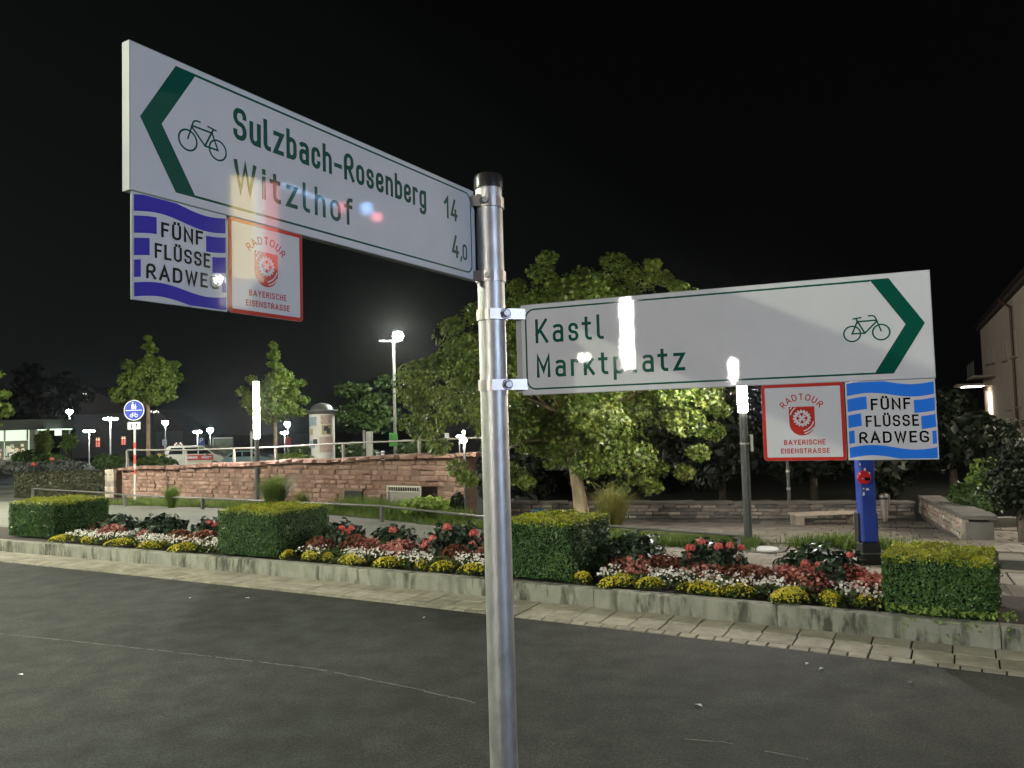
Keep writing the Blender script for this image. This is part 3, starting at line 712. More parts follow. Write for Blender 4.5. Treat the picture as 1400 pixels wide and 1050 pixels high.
# ================================================================ SIGNPOST
post = thing('bicycle_signpost', 'galvanised steel signpost with two white and green bicycle direction boards', 'signpost', (-.0405, 1.70, 0))
PO = np.array([-.0405, 1.70, 0.])
ptop = 2.757
MB().lathe([(.0001, -.3), (.0302, -.3), (.0302, ptop-.022), (.0001, ptop-.022)], n=48).build('pole', M['steel'], post, smooth=True)
MB().lathe([(.0325, ptop-.030), (.0325, ptop-.006), (.029, ptop+.002), (.0001, ptop+.004)], n=48).build('pole_cap', M['cappl'], post, smooth=True)
def board(o, u, z0, L, name_label, prints):
    """one direction board: rows in board coordinates x (along), y (up), z (towards the reader)"""
    u = np.array([u[0], u[1], 0]); n = np.array([u[1], -u[0], 0]); o = np.array([o[0], o[1], 0])
    def f(x, y, z): return tuple(o + u*x + n*z + np.array([0, 0, z0 + y]) - PO)
    p = MB().prism([(0,0),(L,0),(L,.2),(0,.2)], -.0155, 0, f).build('direction_board', M['edge'], post)
    p['label'] = name_label
    def layer(nm, m, fn, par=p):
        mb = MB(); fn(mb, f); return mb.build(nm, M[m], par)
    flatw = lambda mb, f: flat(mb, [(.0012,.0012),(L-.0012,.0012),(L-.0012,.1988),(.0012,.1988)], f, .0003)
    layer('board_face', 'white', flatw)
    prints(layer, L); return f, p
def left_prints(layer, L):
    def arrow(mb, f):
        flat(mb, [(.0147,.102),(.0685,.1915),(.1015,.1915),(.0465,.102)], f, .0006)
        flat(mb, [(.0147,.102),(.0465,.102),(.1000,.0125),(.0675,.0125)], f, .0006)
    layer('arrow', 'green', arrow)
    def line(mb, f): ribbon(mb, fillet([(.099,.1897),(.7995,.1897),(.7995,.0143),(.098,.0143)], .018, 0), .0036, False, f, .0005, False)
    layer('border_line', 'green', line)
    def txt(mb, f):
        text(mb, 'Sulzbach-Rosenberg', .1654, .1185, .0505, f, .0006, x1=.6375, sw=.175, gap=.33)
        text(mb, 'Witzlhof', .1655, .0395, .0490, f, .0006, x1=.4210, sw=.145, gap=.40)
        text(mb, '14', .7000, .1165, .0475, f, .0006, x1=.7480, sw=.16, gap=.36)
        text(mb, '4', .7250, .0375, .0500, f, .0006, x1=.7500, sw=.16)
        text(mb, ',', .7545, .0380, .0400, f, .0006, sw=.14)
        text(mb, '0', .7640, .0385, .0350, f, .0006, x1=.7815, sw=.17)
    layer('lettering', 'green', txt)
    layer('bicycle_symbol', 'green', lambda mb, f: bike(mb, .1120, .0920, .0500, f, .0006, -1))
def right_prints(layer, L):
    def arrow(mb, f):
        flat(mb, [(.7934,.102),(.7615,.102),(.7045,.1905),(.7370,.1905)], f, .0006)
        flat(mb, [(.7934,.102),(.7374,.0112),(.7042,.0112),(.7615,.102)], f, .0006)
    layer('arrow', 'green', arrow)
    def line(mb, f): ribbon(mb, fillet([(.7055,.1887),(.0115,.1887),(.0115,.0130),(.7055,.0130)], .020, 0), .0036, False, f, .0005, False)
    layer('border_line', 'green', line)
    def txt(mb, f):
        text(mb, 'Kastl', .0340, .1125, .0540, f, .0006, x1=.1870, sw=.135, gap=.42)
        text(mb, 'Marktplatz', .0345, .0370, .0500, f, .0006, x1=.3550, sw=.145, gap=.42)
    layer('lettering', 'green', txt)
    layer('bicycle_symbol', 'green', lambda mb, f: bike(mb, .6950, .0900, .0500, f, .0006, 1))
fL, bL = board((-.4899, .9831), (.51157, .85924), 2.5190, .8135, 'left board reading Sulzbach-Rosenberg 14 and Witzlhof 4,0', left_prints)
fR, bR = board((.0235, 1.6942), (.93292, -.36007), 2.2629, .8063, 'right board reading Kastl and Marktplatz', right_prints)
# route plates hung under the boards
def wave_plate(f, x0, x1, h, ink, txtc, label):
    w = x1 - x0; g = lambda a, b, z: f(x0 + a*w, -h + b*h, z)
    p = MB().prism([(0,0),(1,0),(1,.995),(0,.995)], -.0030, -.0006, g).build('route_plate', M['edge'], post); p['label'] = label
    mb = MB(); flat(mb, [(.004,.004),(.996,.004),(.996,.99),(.004,.99)], g, -.0003); mb.build('plate_face', M['white'], p)
    wv = lambda a: .033*math.sin(2*pi*(a - .02)) 
    def band(mb, c, t, a0, a1):
        n = max(2, int(24*(a1-a0))); vs = []
        for i in range(n+1):
            a = a0 + (a1-a0)*i/n; tt = t*.5
            vs += [g(a, min(.985, c + wv(a) + tt), 0), g(a, max(.015, c + wv(a) - tt), 0)]
        mb.add(vs, [(2*i, 2*i+1, 2*i+3, 2*i+2) for i in range(n)])
    mb = MB()
    band(mb, .89, .155, .02, .985); band(mb, .092, .13, .02, .985)
    for c, l, r in ((.69, .24, .76), (.485, .17, .83), (.285, .085, .94)): band(mb, c, .16, .02, l); band(mb, c, .16, r, .985)
    mb.build('wave_bands', M[ink], p)
    mb = MB()
    q = lambda a, b, z: g(a, b, z)
    for s, a0, a1, b in (('FÜNF', .285, .725, .625), ('FLÜSSE', .22, .80, .415), ('RADWEG', .135, .905, .212)):
        text(mb, s, a0, b, .145, q, .0003, x1=a1, sw=.17, gap=.36)
    mb.build('lettering', M['blackp'], p)
def shield_plate(f, x0, x1, h, label):
    w = x1 - x0; g = lambda a, b, z: f(x0 + a*w, -h + b*h, z)
    def rr(m, r, n=5):
        out = []
        for cx, cy, a in ((1-m-r, 1-m-r, 0), (m+r, 1-m-r, 90), (m+r, m+r, 180), (1-m-r, m+r, 270)):
            out += [(cx + r*math.cos(RD(a + 90*i/n)), cy + r*math.sin(RD(a + 90*i/n))) for i in range(n+1)]
        return out
    p = MB().prism([(a, b) for a, b in rr(0, .045)], -.0030, -.0006, g).build('route_plate', M['edge'], post); p['label'] = label
    mb = MB(); flat(mb, rr(.002, .045), g, -.0004); mb.build('plate_border', M['redp'], p)
    mb = MB(); flat(mb, rr(.045, .01), g, -.0002); mb.build('plate_face', M['white'], p)
    mb = MB(); cx, cy, sw, st = .487, 0, .15, .70
    sh = [(cx-.155,st),(cx+.155,st)] + [(cx + .155*math.cos(RD(-a)), .48 + .155*math.sin(RD(-a))) for a in range(0, 181, 15)]
    flat(mb, sh, g, 0)
    text(mb, 'BAYERISCHE', .255, .205, .068, g, .0001, x1=.755, sw=.17, gap=.33)
    text(mb, 'EISENSTRASSE', .215, .095, .066, g, .0001, x1=.80, sw=.17, gap=.33)
    for i, ch in enumerate('RADTOUR'):
        a = RD(138 - i*16.0); c0, c1, r = .487, .525, .305
        def fa(x, y, z, a=a):
            dx, dy = x, y - .0
            ux, uy = math.sin(a), -math.cos(a); vx, vy = math.cos(a), math.sin(a)
            return g(c0 + vx*(r + dy) + ux*dx, c1 + vy*(r + dy) + uy*dx, z)
        text(mb, ch, 0, -.045, .085, fa, .0001, center=0, sw=.15)
    mb.build('red_print', M['redp'], p)
    mb = MB(); gy_ = .55
    pts = []
    for i in range(48):
        a = 2*pi*i/48; r = .108 if (i % 3) else .088
        r = .110 if (i % 3 == 0 or i % 3 == 1) else .088
        pts.append((.487 + r*math.cos(a), gy_ + r*math.sin(a)))
    flat(mb, pts, g, .0002)
    for k in range(3):      # curved white stripes across the shield, lower right and upper left
        rr_ = .175 + k*.035
        P = [(.487 + .12 - .0 + (rr_-.1)*math.cos(RD(a))*0 + .487*0 + math.cos(RD(a))*rr_*.62, gy_ - .02 + math.sin(RD(a))*rr_) for a in range(-88, -28, 10)]
        P = [q for q in P if q[0] < .645]
        P2 = [(.487 - .03 + math.cos(RD(a))*rr_, gy_ - .0 + math.sin(RD(a))*rr_*.98) for a in range(-75, -8, 10)]
        P2 = [q for q in P2 if q[0] < .642 and (q[1] > .48 or (q[0]-.487)**2 + (q[1]-.48)**2 < .0235)]
        if len(P2) > 1: ribbon(mb, P2, .014, False, g, .0003, False)
        P3 = [(.487 + .03 + math.cos(RD(a))*rr_, gy_ + math.sin(RD(a))*rr_*.98) for a in range(105, 172, 10)]
        P3 = [q for q in P3 if q[0] > .334 and q[1] < .698]
        if len(P3) > 1: ribbon(mb, P3, .014, False, g, .0003, False)
    mb.build('gear_emblem', M['white'], p)
    mb = MB()
    for k in range(4):
        a = pi/2*k; b = lambda r, t: (.487 + r*math.cos(a+t), gy_ + r*math.sin(a+t))
        flat(mb, [b(.018, 0), b(.066, .42), b(.070, 0), b(.066, -.42)], g, .0004)
    for k in range(4):
        a = pi/4 + pi/2*k; c = (.487 + .052*math.cos(a), gy_ + .052*math.sin(a))
        flat(mb, [(c[0] + .010*math.cos(2*pi*i/8), c[1] + .010*math.sin(2*pi*i/8)) for i in range(8)], g, .0005)
    mb.build('gear_holes', M['redp'], p)
wave_plate(fL, .0030, .1520, .1435, 'purple', 'blackp', 'violet-blue wave plate reading FÜNF FLÜSSE RADWEG under the left board')
shield_plate(fL, .1540, .3005, .1435, 'red bordered RADTOUR plate under the left board')
shield_plate(fR, .5005, .6505, .1490, 'red bordered RADTOUR plate under the right board')
wave_plate(fR, .6525, .8045, .1490, 'blue', 'blackp', 'sky-blue wave plate reading FÜNF FLÜSSE RADWEG under the right board')
# clamps: band round the pole with a strap to the board
def clamp(z, f, xe, side):
    h = .0235; n = 28; R0 = .0322
    mb = MB(); vs = []
    for i in range(n):
        a = 2*pi*i/n
        for r, zz in ((R0, -h/2), (R0+.0018, -h/2), (R0+.0018, h/2), (R0, h/2)): vs.append((r*math.cos(a), r*math.sin(a), z + zz))
    mb.add(vs, [(i*4+j, ((i+1)%n)*4+j, ((i+1)%n)*4+(j+1)%4, i*4+(j+1)%4) for i in range(n) for j in range(4)])
    # strap: from the front of the pole to the board end
    e = np.array(f(xe, 0, -.004)); e[2] = z
    if side < 0: s0 = np.array([.022, -.0262, z])
    else: s0 = np.array([-.004, -.0345, z])
    d = e - s0; d[2] = 0; L = np.linalg.norm(d); d /= L; nn = np.array([d[1], -d[0], 0])
    if nn[1] > 0: nn = -nn
    q = [s0 - nn*.0, e, e + nn*.003, s0 + nn*.003]
    v = [(*p_[:2], z - h/2) for p_ in q] + [(*p_[:2], z + h/2) for p_ in q]
    mb.add(v, [(0,1,2,3),(7,6,5,4),(0,4,5,1),(1,5,6,2),(2,6,7,3),(3,7,4,0)])
    c = mb.build('clamp', M['clamp'], post)
    b = s0 + d * (L*.45 if side < 0 else L*.42) + nn*.003
    MB().cyl(b, b + nn*.0008, .0120, n=24).build('bolt_hole_ring', M['black'], c)
    MB().cyl(b, b + nn*.0022, .0098, n=24).build('washer', M['bolt'], c)
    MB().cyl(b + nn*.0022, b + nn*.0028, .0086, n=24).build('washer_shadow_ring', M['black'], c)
    MB().cyl(b + nn*.0022, b + nn*.0095, .0074, .0066, n=6).build('bolt', M['bolt'], c)
def pz(py, px=670): return float(D(px, py, 1.665)[2])
clamp(pz(273), fL, .800, -1); clamp(pz(375.5), fL, .805, -1)
clamp(pz(428.5), fR, .012, 1); clamp(pz(526), fR, .012, 1)
# channel profile on the board's pole-side end
for f, x0, lab in ((fL, .8137, 0), (fR, -.0128, 1)):
    p = MB().prism([(x0, .006), (x0 + .0124, .006), (x0 + .0124, .194), (x0, .194)], -.014, -.003, f).build('edge_profile', M['edge'], post)
# ================================================================ LAMPS AND STREET FURNITURE
def column_lamp(name, loc, z0, z1, m, label, group=None, r=.085, rp=.075):
    t = thing(name, label, 'street lamp', loc, 0, group)
    a, b = z0 - loc[2], z1 - loc[2]
    MB().lathe([(.0001, 0), (rp+.06, 0), (rp+.06, .03), (rp, .04), (rp, a), (.0001, a)], n=8).build('pole', M['lamp_post'], t)
    MB().lathe([(.0001, a), (r, a + .002), (r, b), (.0001, b)], n=24).build('lamp_tube', m, t, smooth=True)
    MB().lathe([(.0001, b+.001), (r*1.02, b+.001), (r*1.02, b+.03), (.0001, b+.03)], n=24).build('lamp_cap', M['lamp_post'], t)
    return t
pL = G(352, 688); pR = G(1023.5, 741)
column_lamp('column_lamp', pL, zat(pL, 599), zat(pL, 522), M['e_tube'], 'tall column lamp with glowing tube in front of the red wall')
cr = column_lamp('column_lamp', pR, zat(pR, 563), zat(pR, 563) + 1.75, M['e_tube'], 'tall column lamp left of the bench, its glowing tube behind the right board')
cz = zat(pR, 606)
b = MB().box((.13, 0, cz), (.05, .06, .30)).build('control_box', M['paleposts'], cr, bevel=.008)
MB().lathe([(.082, cz-.02), (.086, cz-.02), (.086, cz+.01), (.082, cz+.01)], n=16).build('clamp_ring', M['clamp'], cr)
# two lamps behind the viewer (seen mirrored in the right board) and one near, cooler one
column_lamp('column_lamp', (-6.06, -7.9, 0), 3.1, 4.25, M['e_tube_k'], 'column lamp across the road behind the viewer, nearest on the left', r=.06)
column_lamp('column_lamp', (-10.1, -20.0, 0), 3.35, 4.05, M['e_tube_k'], 'column lamp farthest behind the viewer on the left', r=.035)
column_lamp('column_lamp', (3.9, -2.3, 0), 2.5, 3.6, M['e_tube_b'], 'cool white column lamp to the right behind the viewer')
# slim lamp behind the tree
p = D(637, 700, 19.0); p[2] = T(p[0], p[1])
t = thing('slim_lamp', 'slim dark lamp post with two small bright heads at the wall corner', 'street lamp', p)
zt = zat(p, 588) - p[2]
MB().cyl((0,0,0), (0,0,zt), .035, .03).build('pole', M['lamp_post'], t)
for yy, r in ((591, .035), (602, .075)):
    zz = zat(p, yy) - p[2]
    MB().lathe([(.0001, -r), (r*.7, -r*.7), (r, 0), (r*.7, r*.7), (.0001, r)], (-.0, -.12, zz), 12).build('lamp_head', M['e_small'], t, smooth=True)
    MB().box((0, -.06, zz), (.02, .12, .02)).build('lamp_arm', M['lamp_post'], t)
# tall street lamp behind the wall
p = D(541, 628, 42); p[2] = T(p[0], p[1]) - .1
t = thing('street_lamp', 'tallest street lamp, round bright head on a grey mast behind the wall', 'street lamp', p)
zt = zat(p, 467) - p[2]
MB().cyl((0,0,0), (0,0,zt), .11, .07, 12).build('mast', M['paleposts'], t)
MB().box((-.3, 0, zt + .03), (.7, .06, .06)).box((.15, 0, zt + .02), (.35, .06, .06)).build('cross_arm', M['paleposts'], t)
hz_ = zat(p, 460) - p[2]
MB().lathe([(.0001, -.26), (.20, -.2), (.29, 0), (.2, .2), (.0001, .26)], (.28, -.1, hz_), 20).build('lamp_head', M['e_street'], t, smooth=True)
MB().box((-.62, 0, zt + .06), (.30, .12, .07)).build('unlit_head', M['paleposts'], t)
p2 = D(541, 601, 41.6)
gs = thing('green_sign', 'bright green sign box fixed on the tall lamp mast', 'sign', (p2[0] - .12, p2[1], p2[2] - .35))
MB().box((0, 0, .35), (.46, .12, .72)).build('sign_box', mat('lit_green_panel', (.08, .42, .05), .5, .05, 5), gs, bevel=.01)
# white railing on the wall
rl = thing('railing', 'pale tube railing running along the top of the red wall', 'railing', (WA[0], WA[1], 0), wrz)
RPX = [(174, 616, 641), (254, 616, 640), (320, 614, 636), (377, 612, 634), (469, 607, 627), (573, 603, 621)]
sp = []
for px, yt, yb in RPX:
    d_ = ray(px, 600); t_ = None
    A3 = np.array([*WA, 0]) + np.array([*(-WN), 0])*.35
    n3 = np.array([*WN, 0]); t_ = ((A3 - C0) @ n3) / (d_ @ n3); P_ = C0 + t_*d_
    s = float((P_[:2] - WA) @ WU); ztop = zat(P_, yt); sp.append((s, ztop))
    MB().box((s, .35, (wtop(s) - .02 + ztop)/2), (.065, .065, ztop - wtop(s) + .02)).build('post', M['railpaint'], rl)
sp.append((WLEN + .6, sp[-1][1] + .05))
for (s0, z0), (s1, z1) in zip(sp[:-1], sp[1:]):
    MB().cyl((s0, .35, z0 + .02), (s1, .35, z1 + .02), .026, n=10).build('rail', M['railpaint'], rl)
# low dark rail in front of the lawn
lr = thing('low_rail', 'knee-high dark rail on short posts along the lawn edge', 'rail')
LRP = [(45, 668, 682), (150, 674, 688), (171, 677, 692), (277, 681, 696), (522, 692, 713), (655, 706, 722), (827, 719, 738), (1012, 732, 752)]
PT = []
for px, yt, yb in LRP:
    b_ = G(px, yb); b_[2] = 0
    zt = zat(b_, yt); PT.append((b_, zt))
    if px not in (150, 655): MB().box((b_[0], b_[1], zt/2 - .02), (.075, .075, zt + .06), -.6).build('post', M['rail'], lr)
for (a, za), (b, zb) in zip(PT[:-1], PT[1:]):
    MB().cyl((a[0], a[1], za), (b[0], b[1], zb), .027, n=8).build('rail', M['rail'], lr)
# round blue sign
p = G(184.5, 686)
rs = thing('shared_path_sign', 'round blue pedestrian and bicycle sign on a red-banded pole by the wall', 'road sign', p, .0)
zz = lambda y: zat(p, y) - p[2]
MB().cyl((0,0,0), (0,0,zz(578)), .035, n=12).build('pole', M['paleposts'], rs)
for a, b in ((613, 605), (634, 622), (648, 642)): MB().cyl((0,0,zz(a)), (0,0,zz(b)), .038, n=12).build('red_band', M['stripe'], rs)
cz, rr_ = (zz(547) + zz(575))/2, (zz(547) - zz(575))/2
MB().cyl((0,-.045,cz), (0,-.05,cz), rr_, n=40).build('sign_rim', M['signwhite'], rs)
dk = MB().cyl((0,-.0505,cz), (0,-.053,cz), rr_*.93, n=40).build('sign_disc', M['signblue'], rs)
g = lambda a, b, z: (a*rr_, -.0535 - z, cz + b*rr_)
mb = MB(); flat(mb, [(-.8,-.03),(.8,-.03),(.8,.03),(-.8,.03)], g, .0002)
for cx, s in ((-.12, 1.0), (.14, .72)):
    flat(mb, [(cx-.10*s,.10),(cx+.10*s,.10),(cx+.13*s,.10+.38*s),(cx+.07*s,.10+.52*s),(cx-.07*s,.10+.52*s),(cx-.13*s,.10+.38*s)], g, .0004 + .0003*s)
    flat(mb, [(cx+.07*s*math.cos(a_*pi/4), .12+.62*s+.07*s*math.sin(a_*pi/4)) for a_ in range(8)], g, .0004 + .0003*s)
bike(mb, 0, -.52, .46, g, .0004); [ribbon(mb, [(wx + .135*math.cos(2*pi*i/24), -.52 + .135*math.sin(2*pi*i/24)) for i in range(24)], .05, True, g, .001) for wx in (-.23, .23)]
mb.build('white_symbols', M['signwhite'], rs)
c2 = (zz(577) + zz(587))/2
MB().box((0,-.05,c2), (.42, .006, .24)).build('arrow_plate', M['signwhite'], rs)
mb = MB(); g2 = lambda a, b, z: (a, -.0535 - z, c2 + b)
for cx, sg in ((-.08, -1), (.08, 1)):
    mb = MB(); flat(mb, [(cx-.012,-.08*sg),(cx+.012,-.08*sg),(cx+.012,.03*sg),(cx-.012,.03*sg)][::sg], g2, 0); flat(mb, [(cx-.04,.025*sg),(cx+.04,.025*sg),(cx,.085*sg)][::sg], g2, .0003); mb.build('arrow', M['blackp'], rs)
# advertising column
p = D(441, 628, 38); p[2] = -.45
ac = thing('advertising_column', 'round advertising column with a domed zinc roof and pasted posters', 'advertising column', p)
zz = lambda y: zat(p, y) - p[2]
R_ = 33.0/1050*38/2 * 1.02; ze, zt = zz(566), zz(551)
MB().lathe([(.0001, 0), (R_, 0), (R_, ze), (.0001, ze)], n=40).build('shaft', M['poster'], ac, smooth=True)
MB().lathe([(R_*.98, ze-.02), (R_*1.12, ze+.03), (R_*1.32, ze+.14), (R_*1.30, ze+.18), (R_*.92, ze+.20), (R_*.80, ze+.36), (R_*.52, zt-.06), (R_*.2, zt), (.0001, zt+.02)], n=40).build('domed_roof', M['zinc'], ac, smooth=True)
def curved(mb, a0, a1, z0, z1, r):
    n = 8; vs = []
    for i in range(n+1):
        a = RD(-90 + a0 + (a1-a0)*i/n); vs += [(r*math.cos(a), r*math.sin(a), z0), (r*math.cos(a), r*math.sin(a), z1)]
    mb.add(vs, [(2*i, 2*i+2, 2*i+3, 2*i+1) for i in range(n)])
for k, (a0, a1, y0, y1, m) in enumerate([(-72,-12,570,582,'p_blue'),(-75,-10,583,600,'poster'),(8,62,568,580,'p_pink'),(12,60,581,594,'p_yel'),(-74,-20,602,612,'p_blue'),(-30,-8,600,608,'p_dark'),(2,66,597,618,'p_pink'),(-62,-44,611,622,'p_dark'),(-48,-30,586,594,'p_yel'),(-70,-58,588,598,'p_dark'),(22,42,583,589,'p_dark'),(34,50,586,593,'p_dark')]):
    mb = MB(); curved(mb, a0, a1, zz(y1), zz(y0), R_ + .006 + .002*k); mb.build('poster', M[m], ac)
# lamps on the car park
def lot_lamp(px, yb, Y, kindn, w, label):
    p = D(px, yb, Y); zg = -.75; base = (p[0], p[1], zg); t = thing('parking_lamp', label, 'street lamp', base, 0)
    h = p[2] - zg; s = Y/1050
    MB().cyl((0,0,0), (0,0,h), .06, .045, 8).build('mast', M['paleposts'], t)
    if kindn == 'flat':
        MB().lathe([(.0001, h), (w*s*.35, h+.01), (w*s*.5, h+1.2*s), (w*s*.4, h+2.6*s), (.0001, h+3.2*s)], n=16).build('lamp_head', M['e_flat'], t)
    else:
        MB().lathe([(.0001, h), (1.6*s, h+.3*s), (w*s*.5, h+4*s), (w*s*.42, h+6*s), (.0001, h+7*s)], n=16).build('lamp_head', M['e_cool'], t)
for a in [(95,567,55,'cone',9,'cool white cone lamp above the small green tree beside the shop'), (122,591,80,'flat',15,'flat-topped lamp between the cone lamp and the larger flat lamp, left of the blue sign'),
          (151,574,58,'flat',19,'largest flat-topped lamp just left of the round blue sign'), (226,582,70,'cone',8,'cone lamp between the left young tree and the van'),
          (270,592,75,'flat',11,'flat-topped lamp above the white van'), (287.5,592,90,'cone',8,'cone lamp right of the parking sign'),
          (389,593,85,'flat',10,'small flat-topped lamp left of the advertising column'), (393,584,95,'cone',8,'cone lamp above the red board left of the advertising column'),
          (628,598,60,'flat',8,'small flat lamp seen through the left edge of the big tree')]: lot_lamp(*a)
def board_sign(name, label, px, y0, y1, w, Y, m, face=None):
    c = D(px, (y0+y1)/2, Y); s = Y/1050; h = (y1-y0)*s; t = thing(name, label, 'sign', (c[0], c[1], -.75))
    MB().cyl((0,.05,0), (0,.05,c[2]+.75+h/2), .04, n=8).build('post', M['paleposts'], t)
    MB().box((0, 0, c[2]+.75), (w*s, .04, h)).build('panel', M[m], t, bevel=.01)
    if face: face(t, c[2]+.75, s)
def p_face(t, z, s):
    mb = MB(); text(mb, 'P', 0, z + .5*s, 7*s, lambda a, b, zz: (a, -.025 - zz, b), 0, center=0, sw=.17); mb.build('letter', M['signwhite'], t)
    mb = MB(); mb.box((0, -.022, z - 6*s), (4.5*s, .004, 3*s)); mb.build('lower_panel', M['signwhite'], t)
board_sign('parking_sign', 'blue parking sign above the roof of the white van', 275.5, 599, 613, 8, 68, 'signblue', p_face)
def n_face(t, z, s):
    [flat(MB(), [(-1.5*s, z+k*s), (1.5*s, z+k*s), (1.5*s, z+(k+.9)*s), (-1.5*s, z+(k+.9)*s)], lambda a, b, q: (a, -.024, b), 0).build('print_line', M['signblue'], t) for k in (-2.5, .6)]
board_sign('notice_board', 'small pale notice board under the cone lamp behind the left tree', 225, 601, 609, 6, 66, 'paleposts', n_face)
board_sign('notice_board', 'small dark red board left of the advertising column', 393.5, 598, 610, 8, 66, 'stripe', n_face)
board_sign('plain_sign', 'small grey sign on a thin post at the right of the railing', 611, 592, 599, 6, 50, 'paleposts')
# other posts
for px, yt, yb, Y, r, nm, lab in ((505.5, 590, 628, 40, .16, 'square_post', 'pale square post behind the railing right of the advertising column'), (344, 590, 628, 48, .05, 'thin_post', 'thin pale post left of the glowing column lamp'), (498, 588, 628, 41, .05, 'thin_post', 'thin dark post beside the pale square post')):
    p = D(px, yb, Y); p[2] = T(p[0], p[1]) - .1; zt = zat(p, yt) - p[2]
    o = MB().box((0, 0, zt/2), (2*r, 2*r, zt)).build(nm, M['paleposts'], bevel=.01); o.location = p; tag(o, lab, 'post')
for k, (px, lab) in enumerate(((517, 'black and white bollard nearest the tall lamp mast, left of a twin'), (523.5, 'black and white bollard right of its twin by the tall lamp mast'))):
    p = D(px, 628, 33); zt = zat(p, 618 - k*1.5)
    t = thing('bollard', lab, 'bollard', (p[0], p[1], 0), 0, 'striped bollards by the tall lamp')
    MB().cyl((0,0,0), (0,0,zt), .09, n=12).build('shaft', M['signwhite'], t)
    for f_ in (.95, .86): MB().cyl((0,0,zt*f_-.05), (0,0,zt*f_+.0), .092, n=12).build('dark_ring', M['black'], t)
# glass shelter
c = D(305, 625, 72); s = 72/1050; t = thing('glass_shelter', 'glass panelled shelter with a pale frame beyond the van', 'shelter', (c[0], c[1], -.75))
H_ = D(305, 598, 72)[2] + .75
MB().box((-13.5*s, 0, H_/2), (1.2*s, .1, H_)).box((0, 0, H_-.05), (28*s, .1, .12)).build('frame', M['paleposts'], t); MB().box((13.5*s, 0, H_/2), (1*s, .1, H_)).build('frame_post', M['lamp_post'], t)
MB().box((0, .05, H_*.55), (26*s, .03, H_*.85)).build('glass_panel', mat('dim_glass', (.10, .11, .06), .3, .5, 1.5), t)
# bench, bin, thin pole, ground light
p = GT(1130, 717); p0, p1 = GT(1086, 717.5), GT(1174, 716.5)
b = thing('bench', 'backless bench with a pale wooden seat on two concrete blocks', 'bench', p, math.atan2(p1[1]-p0[1], p1[0]-p0[0]))
L_ = float(np.linalg.norm(p1-p0)) * 1.08; hb = zat(p, 700) - p[2]
for k in range(3): MB().box((0, -.17 + .17*k, hb-.03), (L_, .155, .055)).build('seat_plank', mat('bench_plank', (.50, .42, .35), .5, .15, 6), b, bevel=.006)
for sx in (-.42, .40): MB().box((L_*sx, 0, (hb-.06)/2), (.24, .42, hb-.06)).build('support_block', M['lstone2'], b, bevel=.01)
p = GT(1210, 714); hb = zat(p, 675) - p[2]; s = p[1]/1050
b = thing('waste_bin', 'cylindrical steel waste bin with black band and side handle post', 'waste bin', p)
MB().lathe([(.0001, .02), (3.2*s, .02), (5.6*s, hb*.80), (.0001, hb*.80)], n=20).build('bin_body', M['clamp'], b, smooth=True)
MB().lathe([(5.3*s, hb*.80), (5.3*s, hb*.88), (.0001, hb*.88)], n=20).build('black_band', M['black'], b)
MB().lathe([(5.7*s, hb*.88), (5.7*s, hb*.95), (4*s, hb), (.0001, hb)], n=20).build('lid', M['clamp'], b, smooth=True)
MB().box((7.5*s, 0, hb*.78), (1.3*s, .04, hb*.35)).box((6.2*s, 0, hb*.63), (2*s, .03, .03)).build('bracket', M['clamp'], b)
p = GT(1080, 712); zt = zat(p, 612) - p[2]
t = thing('thin_pole', 'thin grey pole rising at the left end of the bench', 'pole', p)
MB().cyl((0,0,0), (0,0,zt), .05, .04, 10).build('shaft', M['lamp_post'], t)
for y_ in (644, 668, 700): zz_ = zat(p, y_) - p[2]; MB().cyl((0,0,zz_-.03), (0,0,zz_+.03), .058, n=10).build('collar', M['clamp'], t)
p = GT(1045, 752); gl = thing('ground_cover_plate', 'pale oval cover plate in the paving near the lamp foot', 'cover plate', p)
MB().cyl((0,0,.0), (0,0,.035), .24, .22, n=24).build('plate', M['signwhite'], gl); MB().cyl((0,0,-.0), (0,0,.015), .34, n=24).build('surround', M['cap'], gl)
# blue column
p = G(1188.5, 771); s = p[1]/1050
bc = thing('blue_column', 'glossy blue column on a black foot with a red disc on it', 'advertising column', p, -.08)
zz = lambda y: zat(p, y) - p[2]
w_ = 21*s
MB().box((0, 0, zz(741)/2), (w_*1.2, w_*1.1, zz(741))).build('black_foot', M['black'], bc, bevel=.02)
MB().box((0, -.02, zz(755)), (w_*1.24, w_*1.14, .02)).build('foot_joint', M['lamp_post'], bc)
for sx in (-1, 1): MB().box((sx*w_*.56, .05, (zz(741)+zz(701))/2), (w_*.14, w_*.7, zz(701)-zz(741))).build('side_block', M['black'], bc, bevel=.01)
MB().box((0, 0, (zz(741)+3.1)/2), (w_, w_*.9, 3.1-zz(741))).build('shaft', M['colblue'], bc, bevel=.03)
zc = zz(652); rd = MB().cyl((-.05, -w_*.45-.001, zc), (-.05, -w_*.45-.03, zc), .105, .09, n=24).build('red_disc', M['redball'], bc, smooth=True)
mb = MB(); gq = lambda a, b, z: (-.05+a, -w_*.45-.0312-z, zc+b)
for a, b, w2, h2 in ((-.045,-.02,.018,.012), (-.02,-.022,.01,.008), (.06,.05,.02,.03), (-.07,.04,.015,.03)): flat(mb, [(a,b),(a+w2,b),(a+w2,b+h2),(a,b+h2)], gq, 0)
mb.build('white_marks', M['signwhite'], rd)
mb = MB(); flat(mb, [(.0,-.045),(.075,-.045),(.075,.005),(.0,.005)], gq, 0); mb.build('black_patch', M['blackp'], rd)
mb = MB()
